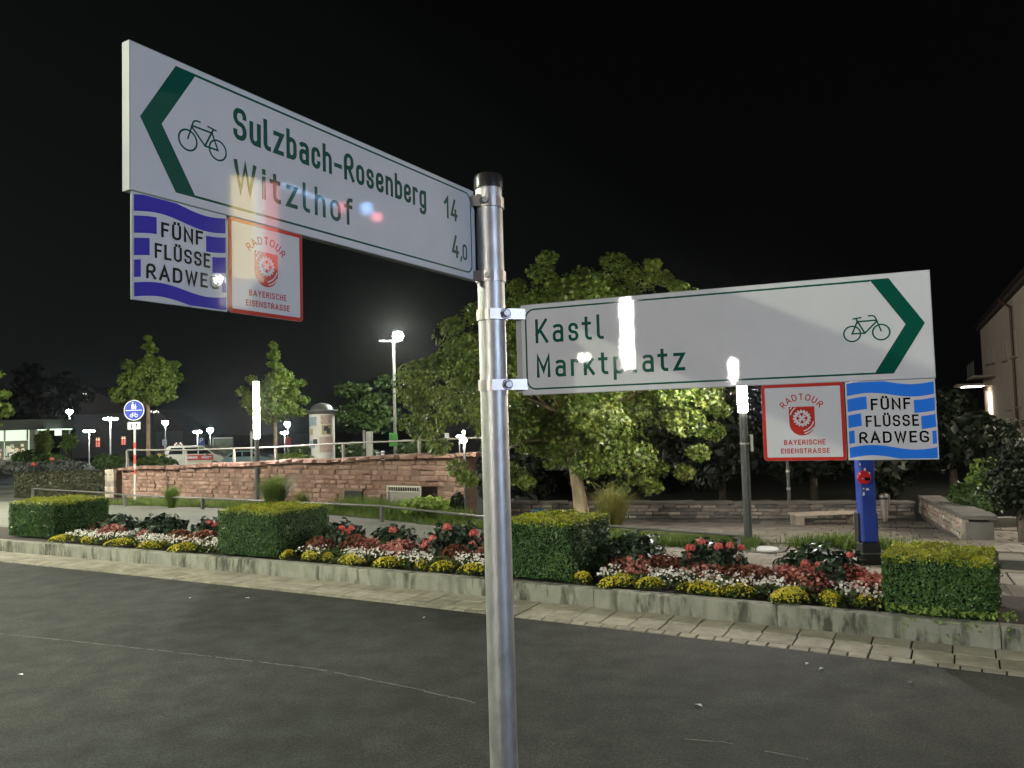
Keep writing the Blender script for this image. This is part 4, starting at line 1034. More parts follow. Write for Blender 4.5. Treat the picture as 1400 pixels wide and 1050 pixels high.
for px_, py_, a, b in ((1184, 641, .03, .04), (1181, 667, .025, .02), (1186, 668, .05, .03), (1181, 674, .03, .05), (1178, 634, .02, .03)):
    x_, z_ = (px_-1187)*s, zz(py_)
    mb.add([(x_-a/2, -w_*.45-.004, z_-b/2), (x_+a/2, -w_*.45-.004, z_-b/2), (x_+a/2*.8, -w_*.45-.004, z_+b/2), (x_-a/2*.7, -w_*.45-.004, z_+b/2)], [(0,1,2,3)])
mb.build('paper_sticker', M['signwhite'], bc)
# ================================================================ HEDGES
def box_hedge(label, fl, fr, depth, zt, n=27000, z0=.2):
    """fl, fr: front bottom corners; a clipped block of box with a new-growth top, its colour brightened for lamp light"""
    fl, fr = np.array(fl[:2]), np.array(fr[:2]); L = np.linalg.norm(fr-fl); u = (fr-fl)/L; rz = math.atan2(u[1], u[0]); h = zt - z0
    t = thing('box_hedge', label, 'hedge', (fl[0], fl[1], z0), rz, 'clipped box hedges in the roadside bed')
    c = MB(); c.box((L/2, depth/2, h/2 - .02), (L-.07, depth-.07, h-.05)); c.build('hedge_core', M['hedgecore'], t)
    A = [L*h, L*h, depth*h, depth*h, L*depth]; tot = sum(A); P, N, top = [], [], []
    for k, a in enumerate(A):
        m = int(n*a/tot); r1, r2 = rng.uniform(0, 1, m), rng.uniform(0, 1, m); o = rng.normal(0, .010, m)
        edge_ = np.minimum(np.minimum(r1, 1-r1), np.minimum(r2, 1-r2)); bul = .020*np.sin(r1*9 + k) * np.sin(r2*7 + 2*k) + .014*np.sin(r1*23+k*3)*np.sin(r2*19) - .028*np.exp(-edge_/.035)
        o = o + bul
        if k == 0: p = np.stack([r1*L, 0*r1 - o, r2*h], 1); nn = (0,-1,0)
        elif k == 1: p = np.stack([r1*L, depth + o, r2*h], 1); nn = (0,1,0)
        elif k == 2: p = np.stack([0*r1 - o, r1*depth, r2*h], 1); nn = (-1,0,0)
        elif k == 3: p = np.stack([L + o, r1*depth, r2*h], 1); nn = (1,0,0)
        else: p = np.stack([r1*L, r2*depth, h + o*1.2], 1); nn = (0,0,1)
        P.append(p); N.append(np.tile(nn, (m, 1)))
    P, N = np.concatenate(P), np.concatenate(N)
    # new growth, painted brighter as if lamplit: the top face and a thin fringe just below its edge
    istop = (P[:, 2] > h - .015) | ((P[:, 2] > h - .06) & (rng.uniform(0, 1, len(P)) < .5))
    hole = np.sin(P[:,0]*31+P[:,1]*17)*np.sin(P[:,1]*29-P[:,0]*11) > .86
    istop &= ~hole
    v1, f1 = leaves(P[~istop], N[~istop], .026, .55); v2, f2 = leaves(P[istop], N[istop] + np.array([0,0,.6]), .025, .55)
    # loose shoots standing out
    k = 260; q = np.stack([rng.uniform(0, L, k), rng.uniform(0, depth, k), h + rng.uniform(.01, .045, k)], 1)
    v3, f3 = leaves(q, np.tile((0,0,1), (k,1)), .026, 1.0)
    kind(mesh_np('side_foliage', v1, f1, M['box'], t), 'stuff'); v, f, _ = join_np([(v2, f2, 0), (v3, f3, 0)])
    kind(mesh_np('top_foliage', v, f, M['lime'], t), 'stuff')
    return t
z_ = .2
H1 = box_hedge('box hedge farthest left in the bed, beside the brown hedge', G(11, 732, z_), G(73, 736, z_), 1.22, .90)
H2 = box_hedge('box hedge in front of the left column lamp, second from the left', G(297, 757, z_), G(378, 763, z_), 1.25, .92)
H3 = box_hedge('box hedge directly right of the signpost pole', G(688, 787, z_), G(783, 796, z_), 1.15, .93)
H4 = box_hedge('nearest box hedge, at the right end of the bed right of the blue column', G(1210, 836, z_), G(1363, 851, z_), .98, .765, 27000)
# ================================================================ FLOWER BED
beds = [(float(G(76, 736, z_)[0]), float(G(297, 757, z_)[0]), 'left bed'), (float(G(380, 763, z_)[0]), float(G(686, 787, z_)[0]), 'middle bed'), (float(G(785, 796, z_)[0]), float(G(1208, 836, z_)[0]), 'right bed')]
def bedpt(px, py, off):   # x on the kerb curve for a picture point, at a distance behind the kerb front
    p = G(px, py, .25); # slide to the wanted distance
    best = min(np.linspace(-13, 6, 1900), key=lambda x: abs((proj((*kpt(x, off), .25)) or (9e9, 0))[0] - px))
    return kpt(best, off)
def cushion(px, py, wpx, label):
    c = bedpt(px, py, .37); s = c[1]/1050; r = wpx*s/2*1.28; n = int(1100*r/.3)
    t = thing('yellow_cushion_flower', label, 'flower cushion', (c[0], c[1], .19), random.uniform(0, 6), 'yellow flower cushions along the kerb')
    def pts(m, lift):
        a, q = rng.uniform(0, 2*pi, m), np.sqrt(rng.uniform(0, 1, m)); wob = 1 + .12*np.sin(a*3+px) + .08*np.sin(a*7)
        x, y = r*q*np.cos(a)*wob, r*.62*q*np.sin(a)*wob; z = .125*np.sqrt(np.clip(1-q*q, 0, 1)) + lift
        return np.stack([x, y, z], 1), np.stack([x/r*.6, y/r*.9, .8+0*x], 1)
    p, nn = pts(n, 0.0); v, f = leaves(p, nn, .038, .6); kind(mesh_np('leaf_mound', v, f, M['cushionleaf'], t), 'stuff')
    p, nn = pts(int(n*.62), .018); v, f = leaves(p, nn, .022, .4, 'petal'); kind(mesh_np('blossoms', v, f, M['f_yel'], t), 'stuff')
cush = [[(88,733,28), (122,737,22), (167,741,34), (212,744,34), (256,747,42)], [(394,758,18), (423,761,24), (448,764,18), (481,767,38), (532,771,40), (575,776,22), (605,778,28), (649,784,34)], [(797,794,20), (845,797,52), (890,802,30), (963,804,52), (1012,813,34), (1081,817,58), (1136,823,36), (1186,830,24)]]
for (x0, x1, nm), row in zip(beds, cush):
    for i, (px, py, w) in enumerate(row): cushion(px, py, w, f'low yellow flower cushion at the kerb, {ORD[i]} from the left in the {nm}')
def begonia(x, off, r, label, h, pk=True):
    c = kpt(x, off); n = int(520*r/.28)
    t = thing('red_begonia_clump', label, 'flower clump', (c[0], c[1], .19), random.uniform(0, 6), 'reddish begonia clumps')
    def pts(m, lift):
        a, q = rng.uniform(0, 2*pi, m), np.sqrt(rng.uniform(0, 1, m)); wob = 1 + .15*np.sin(a*3+x*5)
        x_, y_ = r*q*np.cos(a)*wob, r*.8*q*np.sin(a)*wob; z = h*np.sqrt(np.clip(1-q*q*.85, 0, 1)) + lift + rng.normal(0, .012, m)
        return np.stack([x_, y_, z], 1), np.stack([x_/r*.6, y_/r*.6, .8+0*x_], 1)
    p, nn = pts(n, -.01); p2 = p.copy(); p2[:, 2] *= rng.uniform(.2, 1, len(p)); v, f = leaves(np.concatenate([p, p2]), np.concatenate([nn, nn]), .062, .6)
    kind(mesh_np('leaves', v, f, M['begleaf'], t), 'stuff')
    p, nn = pts(int(n*.75), .02); v, f = leaves(p, nn, .036, .6, 'petal'); kind(mesh_np('blossoms', v, f, M['f_pink' if pk else 'f_brown'], t), 'stuff')
for bi, (x0, x1, nm) in enumerate(beds):
    n = (6, 8, 10)[bi]
    for i in range(n):
        x = x0 + (x1-x0)*(i+.5)/n + random.uniform(-.08, .08)
        begonia(x, random.uniform(.80, 1.16), random.uniform(.25, .42), f'reddish begonia clump, {ORD[i]} from the left in the {nm}', random.uniform(.20, .28), random.random() < .6)
    # white flowers between cushions and begonias
    def area(m):
        x = rng.uniform(x0+.12, x1-.12, m); off = .56 + .26*rng.uniform(-1, 1, m) + .06*np.sin(x*5)
        return np.array([[*kpt(a, b), 0] for a, b in zip(x, off)])
    m = int((x1-x0)*520); p = area(m); p[:, 2] = .19 + rng.uniform(.01, .15, m); nz = np.tile((0, -.25, .8), (m, 1))
    v1, f1 = leaves(p, nz, .05, .7)
    m2 = int((x1-x0)*230); p = area(m2); gap = np.array([math.sin(a[0]*7.3) + math.sin(a[0]*3.1 + 1) for a in p]) > -1.1; p = p[gap]; m2 = len(p); p[:, 2] = .19 + rng.uniform(.12, .20, m2); v2, f2 = leaves(p, np.tile((0, -.5, .7), (m2, 1)), .031, .4, 'petal')
    wf = kind(mesh_np('white_flowers', v2, f2, M['f_white']), 'stuff'); tag(wf, f'drift of small white flowers in the {nm}', 'flowers', 'white flower drifts')
    wl = kind(mesh_np('green_underplanting', v1, f1, M['cushionleaf']), 'stuff'); tag(wl, f'low green leaves under the white flowers in the {nm}', 'plants', 'leaves under the white flowers')
def dahlia(px, py, r, h, heads, label):
    c = bedpt(px, py, 1.25); n = int(900*r/.4)
    t = thing('dahlia_bush', label, 'dahlia', (c[0], c[1], .19), 0, 'dark dahlia bushes in the roadside bed')
    a, el, q = rng.uniform(0, 2*pi, n), np.arccos(rng.uniform(-.1, 1, n)), rng.uniform(.3, 1, n)**.5
    wob = 1 + .22*np.sin(a*3 + px) * np.sin(el*4) + .15*np.sin(a*7+py)
    d = np.stack([np.cos(a)*np.sin(el), np.sin(a)*np.sin(el), np.cos(el)], 1)
    p = d * np.array([r, r, h*.62])*(q*wob)[:, None]; p[:, 2] += h*.38
    v, f = leaves(p, d + np.array([0,0,.4]), .095, .6); kind(mesh_np('dark_foliage', v, f, M['dahlialeaf'], t), 'stuff')
    st = MB()
    for k in range(7): aa = 2*pi*k/7; st.tube([(0,0,0), (r*.3*math.cos(aa), r*.3*math.sin(aa), h*.4), (r*.5*math.cos(aa), r*.5*math.sin(aa), h*.75)], [.008,.006,.004], 5)
    st.build('stems', M['dahlialeaf'], t)
    for (dx, dz, sz) in heads:
        nn = 34; fib = [(math.acos(1 - 1.25*(i+.5)/nn), i*2.39996) for i in range(nn)]
        pp = np.array([[math.sin(e_)*math.cos(b_)*.5, math.sin(e_)*math.sin(b_)*.5, math.cos(e_)*.5] for e_, b_ in fib])
        v, f = leaves(pp*sz, pp*2, sz*.42, .15, svar=.2); ctr = np.array([dx*r, -r*math.sqrt(max(.05, 1-dx*dx))*.75, h*.38 + dz*h*.62])
        fl = mesh_np('flower_head', v, f, M['f_red'], t); fl.location = tuple(ctr)
for i, (px, r, h, hd) in enumerate([(162, .36, .40, [(-.1,.2,.10)]), (222, .42, .44, []), (288, .32, .40, [(.5,.75,.11),(.2,.95,.08),(.1,.2,.12)])]): dahlia(px, 730, r, h, hd, f'dark green dahlia bush with few red flowers, {ORD[i]} from the left in the left bed')
for i, (px, r, h, hd) in enumerate([(468, .33, .46, [(.35,.55,.13),(.15,.8,.10),(-.25,.2,.12),(.6,.75,.10)]), (537, .36, .44, [(.15,.9,.12),(-.4,.25,.11)]), (622, .48, .50, [(-.15,1.05,.13),(-.6,.5,.13),(-.85,.2,.14),(.65,.7,.13),(.95,.35,.14),(.6,.2,.12)])]): dahlia(px, 745, r, h, hd, f'dahlia bush with red flowers, {ORD[i]} from the left in the middle bed')
for i, (px, r, h, hd) in enumerate([(868, .42, .50, [(-.25,.10,.10),(.1,.2,.10)]), (975, .40, .48, [(-.5,1.05,.10),(-.8,.75,.12),(-.85,.35,.12),(.0,.85,.11),(.35,.85,.10),(.75,.7,.10),(.6,.3,.10)]), (1122, .46, .46, [(-.6,.5,.10),(-.45,.25,.10),(-.3,.45,.10),(.5,.8,.08)])]): dahlia(px, 780, r, h, hd, f'dahlia bush with red flowers, {ORD[i]} from the left in the right bed')
# trailing leaves at the foot of the nearest hedge
k = 330; p = np.zeros((k, 3))
for i in range(k):
    x = random.uniform(float(G(1190,836,z_)[0]), float(G(1372,852,z_)[0])); o = random.gauss(.14, .12); z = .25 + random.uniform(0, .05)
    if o < .0: z = .235 + o*1.2; o = -.02
    p[i] = (*kpt(x, o), max(.05, z))
v, f = leaves(p, np.tile((-.3,-.6,.6), (k,1)), .036, .6)
tag(kind(mesh_np('trailing_plant', v, f, M['young']), 'stuff'), 'trailing leaves spilling over the kerb under the nearest hedge', 'plant')
# ================================================================ GRASS
def lawn_area(x0, x1, d0, d1):
    def g_(n):
        x = rng.uniform(x0, x1, n); o = rng.uniform(d0, d1, n); y = np.interp(x, lx, ly) + o; x = x + o*.45
        return np.array([[a, b, T(a, b)] for a, b in zip(x, y)])
    return g_
def strip_grass(label, x0, x1, d0, d1, n, h, m='grass', w=.012):
    v, f = blades(n, lawn_area(x0, x1, d0, d1), h, w, .5); tag(kind(mesh_np('grass_strip', v, f, M[m]), 'stuff'), label, 'grass')
strip_grass('narrow grass verge along the foot of the red wall', -13.6, -1.4, .02, 1.5, 17000, .14)
strip_grass('grass verge behind the low rail right of the signpost', -1.4, 3.9, .0, .95, 15000, .16)
strip_grass('tall weeds growing before the recess of the red wall', -5.2, -1.6, .5, 1.5, 4200, .40, 'grass', .022)
c0 = GT(1158, 748)
v, f = blades(2600, lambda n: np.array([[c0[0] + a, c0[1] + b - .3*a, T(c0[0]+a, c0[1]+b)] for a, b in zip(rng.normal(0, .40, n), rng.normal(0, .16, n))]), .24, .014, .7)
tag(kind(mesh_np('grass_tuft', v, f, M['grass']), 'stuff'), 'ragged grass tuft left of the blue column', 'grass')
def clump(px, py, w, h, label, n=1500, m='straw', stalks=False):
    p = GT(px, py); s = p[1]/1050; hh = h*s
    t = thing('ornamental_grass', label, 'ornamental grass', p)
    v, f = blades(n, lambda k: np.array([[q*math.cos(a), q*math.sin(a), 0] for q, a in zip(rng.uniform(0, w*s*.16, k), rng.uniform(0, 6.28, k))]), hh*1.05, .020, .55, 4)
    kind(mesh_np('blades', v, f, M[m], t), 'stuff')
    if stalks:
        for a in range(6): MB().tube([(0,0,0), (.5*w*s*random.uniform(-1,1)*.6, -.1, hh*.8), (.5*w*s*random.uniform(-1,1), -.1, hh*1.25)], [.004,.003,.004], 5).build('seed_stalk', M['straw'], t)
clump(235, 694, 30, 28, 'small ornamental grass clump before the red wall near the blue sign', 900, 'grass')
clump(376, 704, 58, 50, 'rounded green ornamental grass clump beside the left column lamp', 2600, 'grass')
clump(412, 704, 30, 30, 'low straw-coloured grass clump right of the rounded green one', 900)
clump(838, 731, 64, 58, 'yellow ornamental grass clump with seed stalks right of the tree trunk', 2200, stalks=True)
# ================================================================ TREES AND SHRUBS
def tree(label, base, trunk_h, ctr, rad, nclump, nleaf, lsize, mleaf, mbark, tr=.14, shape='kite', cl=.42, lobes=3, seed=1, group=None, name='tree', lean=(0, 0), fill=.45, top=None):
    r_ = np.random.default_rng(seed); rnd = random.Random(seed); base = np.array(base, float)
    t = thing(name, label, 'tree', base, 0, group); ctr = np.array(ctr) - base; rad = np.array(rad)
    cs = []
    while len(cs) < nclump:
        d = r_.normal(0, 1, 3); d /= np.linalg.norm(d); q = r_.uniform(fill, 1)**.6
        az = math.atan2(d[1], d[0]); w = 1 + .13*math.sin(az*lobes + seed) + .10*math.sin(d[2]*5 + az*2 + seed*2)
        if d[2] < -.55: q *= .8
        cs.append(ctr + d*rad*q*w)
    if top is not None: cs += [np.array(q) - base for q in top]
    cs = np.array(cs)
    mb = MB(); top_ = np.array([lean[0], lean[1], trunk_h])
    mb.tube([(0,0,-.1), (lean[0]*.3, lean[1]*.3, trunk_h*.35), (lean[0]*.7, lean[1]*.7, trunk_h*.75), tuple(top_), tuple(ctr*[.7,.7,1] + [0,0,rad[2]*.3])], [tr*1.25, tr, tr*.9, tr*.82, tr*.2], 12)
    mb.build('trunk', M[mbark], t, smooth=True)
    mb = MB(); sel = cs[r_.permutation(len(cs))[:min(26, len(cs))]]
    for c in sel:
        st = top_ + (ctr - top_)*rnd.uniform(0, .5); c = st + (c - st)*.8; mid = st + (c - st)*.5 + np.array([rnd.uniform(-.15,.15), rnd.uniform(-.15,.15), rnd.uniform(0, .25)])
        mb.tube([tuple(st), tuple(mid), tuple(c)], [tr*.34, tr*.2, tr*.06], 6)
    mb.build('limbs', M[mbark], t)
    per = nleaf // len(cs); P = []; N = []
    for c in cs:
        d = r_.normal(0, 1, (per, 3)); d /= np.linalg.norm(d, axis=1)[:, None]; q = r_.uniform(.25, 1, per)**.5
        s = cl * r_.uniform(.65, 1.25) * (.62 if top is not None and len(P) >= nclump else 1); P.append(c + d*(q*s)[:, None]*np.array([1, 1, .72])); N.append(d*.5 + (c - ctr)/np.linalg.norm(rad)*.9 + np.array([0, 0, .5]))
    v, f = leaves(np.concatenate(P), np.concatenate(N), lsize, .6, shape)
    kind(mesh_np('crown', v, f, M[mleaf], t), 'stuff')
    return t
b = G(797, 712)
ct = lambda px, py, Y: D(px, py, Y)
tops = [ct(x, y, 17.3 + o) for x, y, o in ((748,352,0),(740,372,.4),(838,358,.3),(858,372,0),(892,362,-.2),(905,380,.4),(925,392,0),(800,380,0),(760,390,.6),(820,385,-.5),(878,385,0),(706,392,0),
        (620,445,-.2),(600,490,-.3),(585,500,.3),(565,545,-.4),(575,560,.2),(562,580,0),(580,590,.3),(600,610,.2),(625,640,-.6),(640,655,-.8),(985,560,.2),(975,590,.4),(955,620,0),(935,645,.3),(900,640,.4),(870,655,.5),(845,668,.2),(890,665,0),(640,470,.3),(655,430,0),(720,660,-.4),(705,650,.2),(965,540,0),(690,640,-.5))]
tree('large broad-crowned plane tree behind the signpost with pale bent trunk', b, 1.75, ct(775, 515, 17.3), (3.25, 2.8, 2.4), 200, 50000, .122, 'plane', 'bark', .15, 'lobed', .50, 3, 4, name='plane_tree', lean=(-.22, .05), fill=.3, top=tops)
# two young trees
for px, pyb, Y, cy, rw, rh, tp, sd, lab in ((203, 640, 40, 527, 40, 40, [(202,462),(205,470),(208,478),(199,474),(204,488)], 11, 'young lollipop tree with a leading tuft behind the round blue sign'),
                                         (377, 635, 44, 545, 37, 44, [(374,472),(374,480),(376,490),(370,498),(380,500),(371,486),(378,482)], 12, 'young pointed tree behind the glowing left column lamp')):
    p = D(px, pyb, Y); s = Y/1050; p[2] = T(p[0], p[1])
    tree(lab, p, zat(p, cy + rh*.8) - p[2], D(px - 1, cy, Y), (rw*s*1.02, rw*s*1.0, rh*s*.95), 80, 9000, .19, 'young', 'bark', .11, 'kite', .42, 4, sd, 'young trees behind the wall', 'young_tree', fill=.35, top=[D(a, b_, Y) for a, b_ in tp])
p = D(-30, 640, 34)
tree('tree at the left edge with one leafy tip in view', p, 2, D(-26, 545, 34), (1.15, 1.1, 1.4), 26, 1500, .26, 'young', 'bark', .1, 'kite', .36, 3, 5, name='young_tree', top=[D(8, 538, 34), D(9, 557, 34)])
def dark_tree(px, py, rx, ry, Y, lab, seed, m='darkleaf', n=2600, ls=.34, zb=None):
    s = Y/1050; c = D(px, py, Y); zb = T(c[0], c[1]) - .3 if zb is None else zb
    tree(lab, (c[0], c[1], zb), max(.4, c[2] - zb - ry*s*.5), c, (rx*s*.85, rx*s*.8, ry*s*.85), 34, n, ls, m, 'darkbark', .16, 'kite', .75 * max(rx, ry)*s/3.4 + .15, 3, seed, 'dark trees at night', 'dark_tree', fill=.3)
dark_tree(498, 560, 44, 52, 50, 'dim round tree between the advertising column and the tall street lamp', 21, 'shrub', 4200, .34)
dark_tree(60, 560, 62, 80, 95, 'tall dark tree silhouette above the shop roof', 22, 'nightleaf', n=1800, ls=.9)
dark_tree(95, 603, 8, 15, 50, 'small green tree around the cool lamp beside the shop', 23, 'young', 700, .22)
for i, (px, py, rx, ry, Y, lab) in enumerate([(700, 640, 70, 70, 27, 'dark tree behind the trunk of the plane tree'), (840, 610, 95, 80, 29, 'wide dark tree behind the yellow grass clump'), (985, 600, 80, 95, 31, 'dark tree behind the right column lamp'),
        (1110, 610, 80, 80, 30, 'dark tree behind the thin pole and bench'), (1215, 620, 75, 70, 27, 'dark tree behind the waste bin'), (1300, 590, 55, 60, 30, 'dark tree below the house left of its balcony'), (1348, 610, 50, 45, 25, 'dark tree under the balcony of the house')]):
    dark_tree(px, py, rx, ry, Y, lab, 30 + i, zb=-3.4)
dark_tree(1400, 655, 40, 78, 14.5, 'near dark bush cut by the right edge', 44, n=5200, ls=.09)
def shrub(px, py, rx, ry, Y, lab, seed, m='shrub', n=1400, ls=.10, name='shrub', zb=None, cat='shrub'):
    s = Y/1050; c = D(px, py, Y); zb = c[2] - ry*s if zb is None else zb; r_ = np.random.default_rng(seed)
    t = thing(name, lab, cat, (c[0], c[1], zb)); h = 2*ry*s
    d = r_.normal(0, 1, (n, 3)); d /= np.linalg.norm(d, axis=1)[:, None]; az = np.arctan2(d[:,1], d[:,0])
    q = r_.uniform(.35, 1, n)**.5 * (1 + .15*np.sin(az*4+seed) + .12*np.sin(d[:,2]*6+az*3)); P = d*q[:, None]*np.array([rx*s, rx*s*.7, ry*s]) + np.array([0, 0, ry*s]); P[:, 2] = np.maximum(P[:, 2], .0)
    v, f = leaves(P, d + np.array([0,0,.4]), ls, .7); kind(mesh_np('foliage', v, f, M[m], t), 'stuff')
    mb = MB(); [mb.tube([(0,0,-.05), (rx*s*.4*math.cos(a), rx*s*.3*math.sin(a), h*.5)], [.02, .008], 5) for a in (0, 1.3, 2.6, 3.9, 5.2)]; mb.build('stems', M['darkbark'], t)
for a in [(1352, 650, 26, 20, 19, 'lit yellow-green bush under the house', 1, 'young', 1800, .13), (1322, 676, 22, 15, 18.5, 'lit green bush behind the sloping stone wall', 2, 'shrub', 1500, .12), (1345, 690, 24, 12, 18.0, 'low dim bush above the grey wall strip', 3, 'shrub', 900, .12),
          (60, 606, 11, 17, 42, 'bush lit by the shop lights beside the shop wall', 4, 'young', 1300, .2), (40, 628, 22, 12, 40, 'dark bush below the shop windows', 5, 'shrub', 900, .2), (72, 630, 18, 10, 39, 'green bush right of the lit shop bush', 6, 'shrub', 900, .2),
          (85, 638, 30, 9, 36, 'grey-green lavender bank behind the brown hedge', 7, 'shrubgrey', 1700, .12), (28, 640, 26, 9, 36, 'grey-green lavender bank at the left edge', 8, 'shrubgrey', 1400, .12),
          (150, 632, 23, 11, 38, 'trimmed green mound between the brown hedge and the blue sign', 9, 'shrub', 1900, .14), (212, 632, 28, 9, 38, 'low green hedge behind the trunk of the left young tree', 10, 'shrub', 1500, .14),
          (420, 622, 26, 14, 40, 'green bush left of the advertising column', 11, 'shrub', 1300, .2), (480, 618, 22, 12, 41, 'green bush right of the advertising column', 12, 'shrub', 1500, .2), (400, 628, 24, 8, 36, 'low pale green grass mound behind the railing', 13, 'young', 1200, .14),
          (565, 614, 22, 9, 40, 'green bush right of the tall lamp mast', 14, 'shrub', 1200, .18), (626, 690, 10, 15, 19.2, 'dark bush at the right end of the red wall', 15, 'darkleaf', 900, .10), (500, 622, 18, 8, 43, 'green bush behind the pale square post', 16, 'shrub', 900, .2),
          (582, 690, 34, 11, 18.7, 'leafy green weeds in front of the grille panel', 17, 'young', 900, .11)]: shrub(*a)
# lamp that lights the bushes on the right
p = D(1386, 634, 18.6); t = thing('garden_lamp', 'small bright garden lamp among the bushes on the right', 'garden lamp', (p[0], p[1], -.8))
MB().cyl((0,0,0), (0,0,p[2]+.8-.05), .02).build('stem', M['lamp_post'], t)
MB().lathe([(.0001, -.07), (.06, -.03), (.06, .03), (.0001, .07)], (0,0,p[2]+.8), 12).build('lamp_head', mat('x', (1,1,1)) if False else emit('garden_lamp_light', (1, .97, .8), 330), t)
# brown trimmed hedge on the left
def long_hedge(label, A, B, w, zt, n, m, name='trimmed_hedge'):
    A, B = np.array(A), np.array(B); L = float(np.linalg.norm((B-A)[:2])); rz = math.atan2(B[1]-A[1], B[0]-A[0])
    t = thing(name, label, 'hedge', (A[0], A[1], 0), rz)
    MB().box((L/2, w/2, zt/2), (L-.1, w-.12, zt-.08)).build('hedge_core', M['hedgecore'], t)
    k = n; r1, r2 = rng.uniform(0, 1, k), rng.uniform(0, 1, k); o = rng.normal(0, .03, k); side = rng.uniform(0, 1, k) < .62
    P = np.where(side[:, None], np.stack([r1*L, -o, r2*zt], 1), np.stack([r1*L, r2*w, zt + o], 1)); N = np.where(side[:, None], (0., -1., 0.), (0., 0., 1.))
    e = int(n*.06); P = np.concatenate([P, np.stack([0*r1[:e] + o[:e], r1[:e]*w, r2[:e]*zt], 1)]); N = np.concatenate([N, np.tile((-1., 0, 0), (e, 1))])
    v, f = leaves(P, N, .065, .6); kind(mesh_np('foliage', v, f, M[m], t), 'stuff')
long_hedge('long brownish trimmed hedge left of the red wall', G(20, 680), G(163, 676), .8, .84, 14000, 'brownhedge')
# ================================================================ SMALL LITTER
for k, (px, py, lab) in enumerate([(260, 818, 'pale leaf scrap on the road, left of its neighbour near the kerb'), (338, 818, 'pale leaf scrap on the road under the second hedge'), (580, 845, 'pale leaf scrap on the road left of the signpost pole'), (1103, 908, 'pale scrap on the road right of the middle, below the kerb'), (1123, 915, 'pale leaf scrap just right of a similar scrap'), (1244, 934, 'dark curled leaf on the road at the right'), (955, 965, 'small pale scrap on the road in the lower right'), (28, 923, 'faint flattened scrap on the road at the far left')]):
    p = G(px, py); a = random.uniform(0, 6); l = .035 if k != 5 else .05
    o = MB().add([(-l, 0, .004), (-l*.3, -l*.45, .014), (l, 0, .006), (l*.1, l*.5, .016)], [(0, 1, 2), (0, 2, 3)]).build('fallen_leaf', M['signwhite'] if k not in (5,) else M['darkbark']); o.location = p; o.rotation_euler = (0, 0, a); tag(o, lab, 'leaf litter', 'scraps lying on the road')
# blue tarp behind the third hedge
p = GT(738, 712); t = MB().prism([(-.28, 0), (.28, 0), (.25, .19), (-.15, .21), (-.25, .12)], 0, .3, lambda x, y, z: (x, z, y)).build('blue_tarp', M['tarp'], bevel=.04); t.location = p + np.array([0, 0, .12]); tag(t, 'dull blue covered bundle behind the hedge right of the pole', 'bundle')
# ================================================================ VEHICLES
def car(name, label, Y, px0, px1, prof, wins, wheels, m, loc_z, wid, extra=None, rz=0.0):
    """side profile in metres (x forward to the right), extruded across; wins: dark glass polygons"""
    Lc = max(p[0] for p in prof); c0 = D(px0, 630, Y); t = thing(name, label, 'van' if 'van' in name else 'car', (c0[0], Y, loc_z), rz)
    def f(x, y, z):    # z across, tumblehome above the waist
        k = 1 - max(0, y - 1.0)*.14; return (x, wid/2 + (z - .5)*wid*k, y)
    MB().prism(prof, 0, 1, f).build('body', M[m], t, smooth=False, bevel=.03)
    for w in wins:
        for side in (0, 1):
            zz = -.004 if side == 0 else 1.004
            MB().prism(w, zz - .002, zz + .002, f).build('window', M['glass'], t)
    for wx in wheels:
        for sy in (.08, wid - .08):
            w_ = MB().cyl((wx, sy - .12, .33), (wx, sy + .12, .33), .33, n=20).build('wheel', M['tyre'], t)
            MB().cyl((wx, sy - .125, .33), (wx, sy + .125, .33), .20, n=14).build('rim', M['rim'], w_)
            if sy < wid/2: MB().cyl((wx, sy - .06, .36), (wx, sy + .02, .36), .40, n=20).build('wheel_arch', M['black'], t)
    if extra: extra(t, f)
    return t
vp = [(0,.35),(4.85,.32),(5.0,.55),(4.98,.85),(4.75,1.05),(4.15,1.22),(3.3,1.84),(2.9,1.95),(.35,1.97),(.12,1.8),(0,1.2)]
def van_extra(t, f):
    o = MB().prism([(1.7,.75),(4.05,.75),(4.05,1.18),(1.7,1.18)], -.008, -.004, f).build('red_side_panel', M['vanred'], t)
    mb = MB(); g = lambda x, y, z: f(x, y, -.0095)
    for x0, x1, y0, y1 in ((1.95,2.05,.9,1.06),(2.08,2.20,.9,1.06),(2.23,2.35,.9,1.06),(2.38,2.46,.9,1.06),(2.5,2.6,.9,1.06),(2.63,2.75,.9,1.06),(3.1,3.9,.98,1.03),(3.1,3.7,.9,.94)): flat(mb, [(x0,y0),(x1,y0),(x1,y1),(x0,y1)], g, 0)
    mb.build('pale_print', M['signwhite'], o)
    MB().box((.0, .12, 1.1), (.06, .14, .34)).build('tail_light', M['vanred'], t); MB().box((.0, 1.8, 1.1), (.06, .14, .34)).build('tail_light', M['vanred'], t)
    MB().box((4.80, .22, .88), (.28, .3, .16)).build('headlight', M['clamp'], t); MB().box((4.80, 1.7, .88), (.28, .3, .16)).build('headlight', M['clamp'], t)
    MB().box((3.45, -.12, 1.2), (.12, .2, .18)).build('mirror', M['vanwhite'], t)
    MB().cyl((.02, .35, 1.35), (.0, .35, 1.35), .12, n=16).build('round_emblem', M['vanred'], t)
car('parked_van', 'cream white van with a red side panel parked behind the railing', 63, 224, 306, vp,
    [[(.35,1.28),(1.5,1.28),(1.5,1.80),(.55,1.82)], [(1.65,1.28),(2.75,1.28),(2.75,1.80),(1.65,1.80)], [(2.85,1.25),(3.95,1.25),(3.2,1.78),(2.85,1.80)]], (.95, 4.15), 'vanwhite', -.75, 1.9, van_extra)
cp = [(0,.35),(4.1,.33),(4.2,.6),(4.05,.82),(3.2,.98),(2.4,1.42),(1.9,1.48),(.9,1.45),(.2,1.0),(0,.75)]
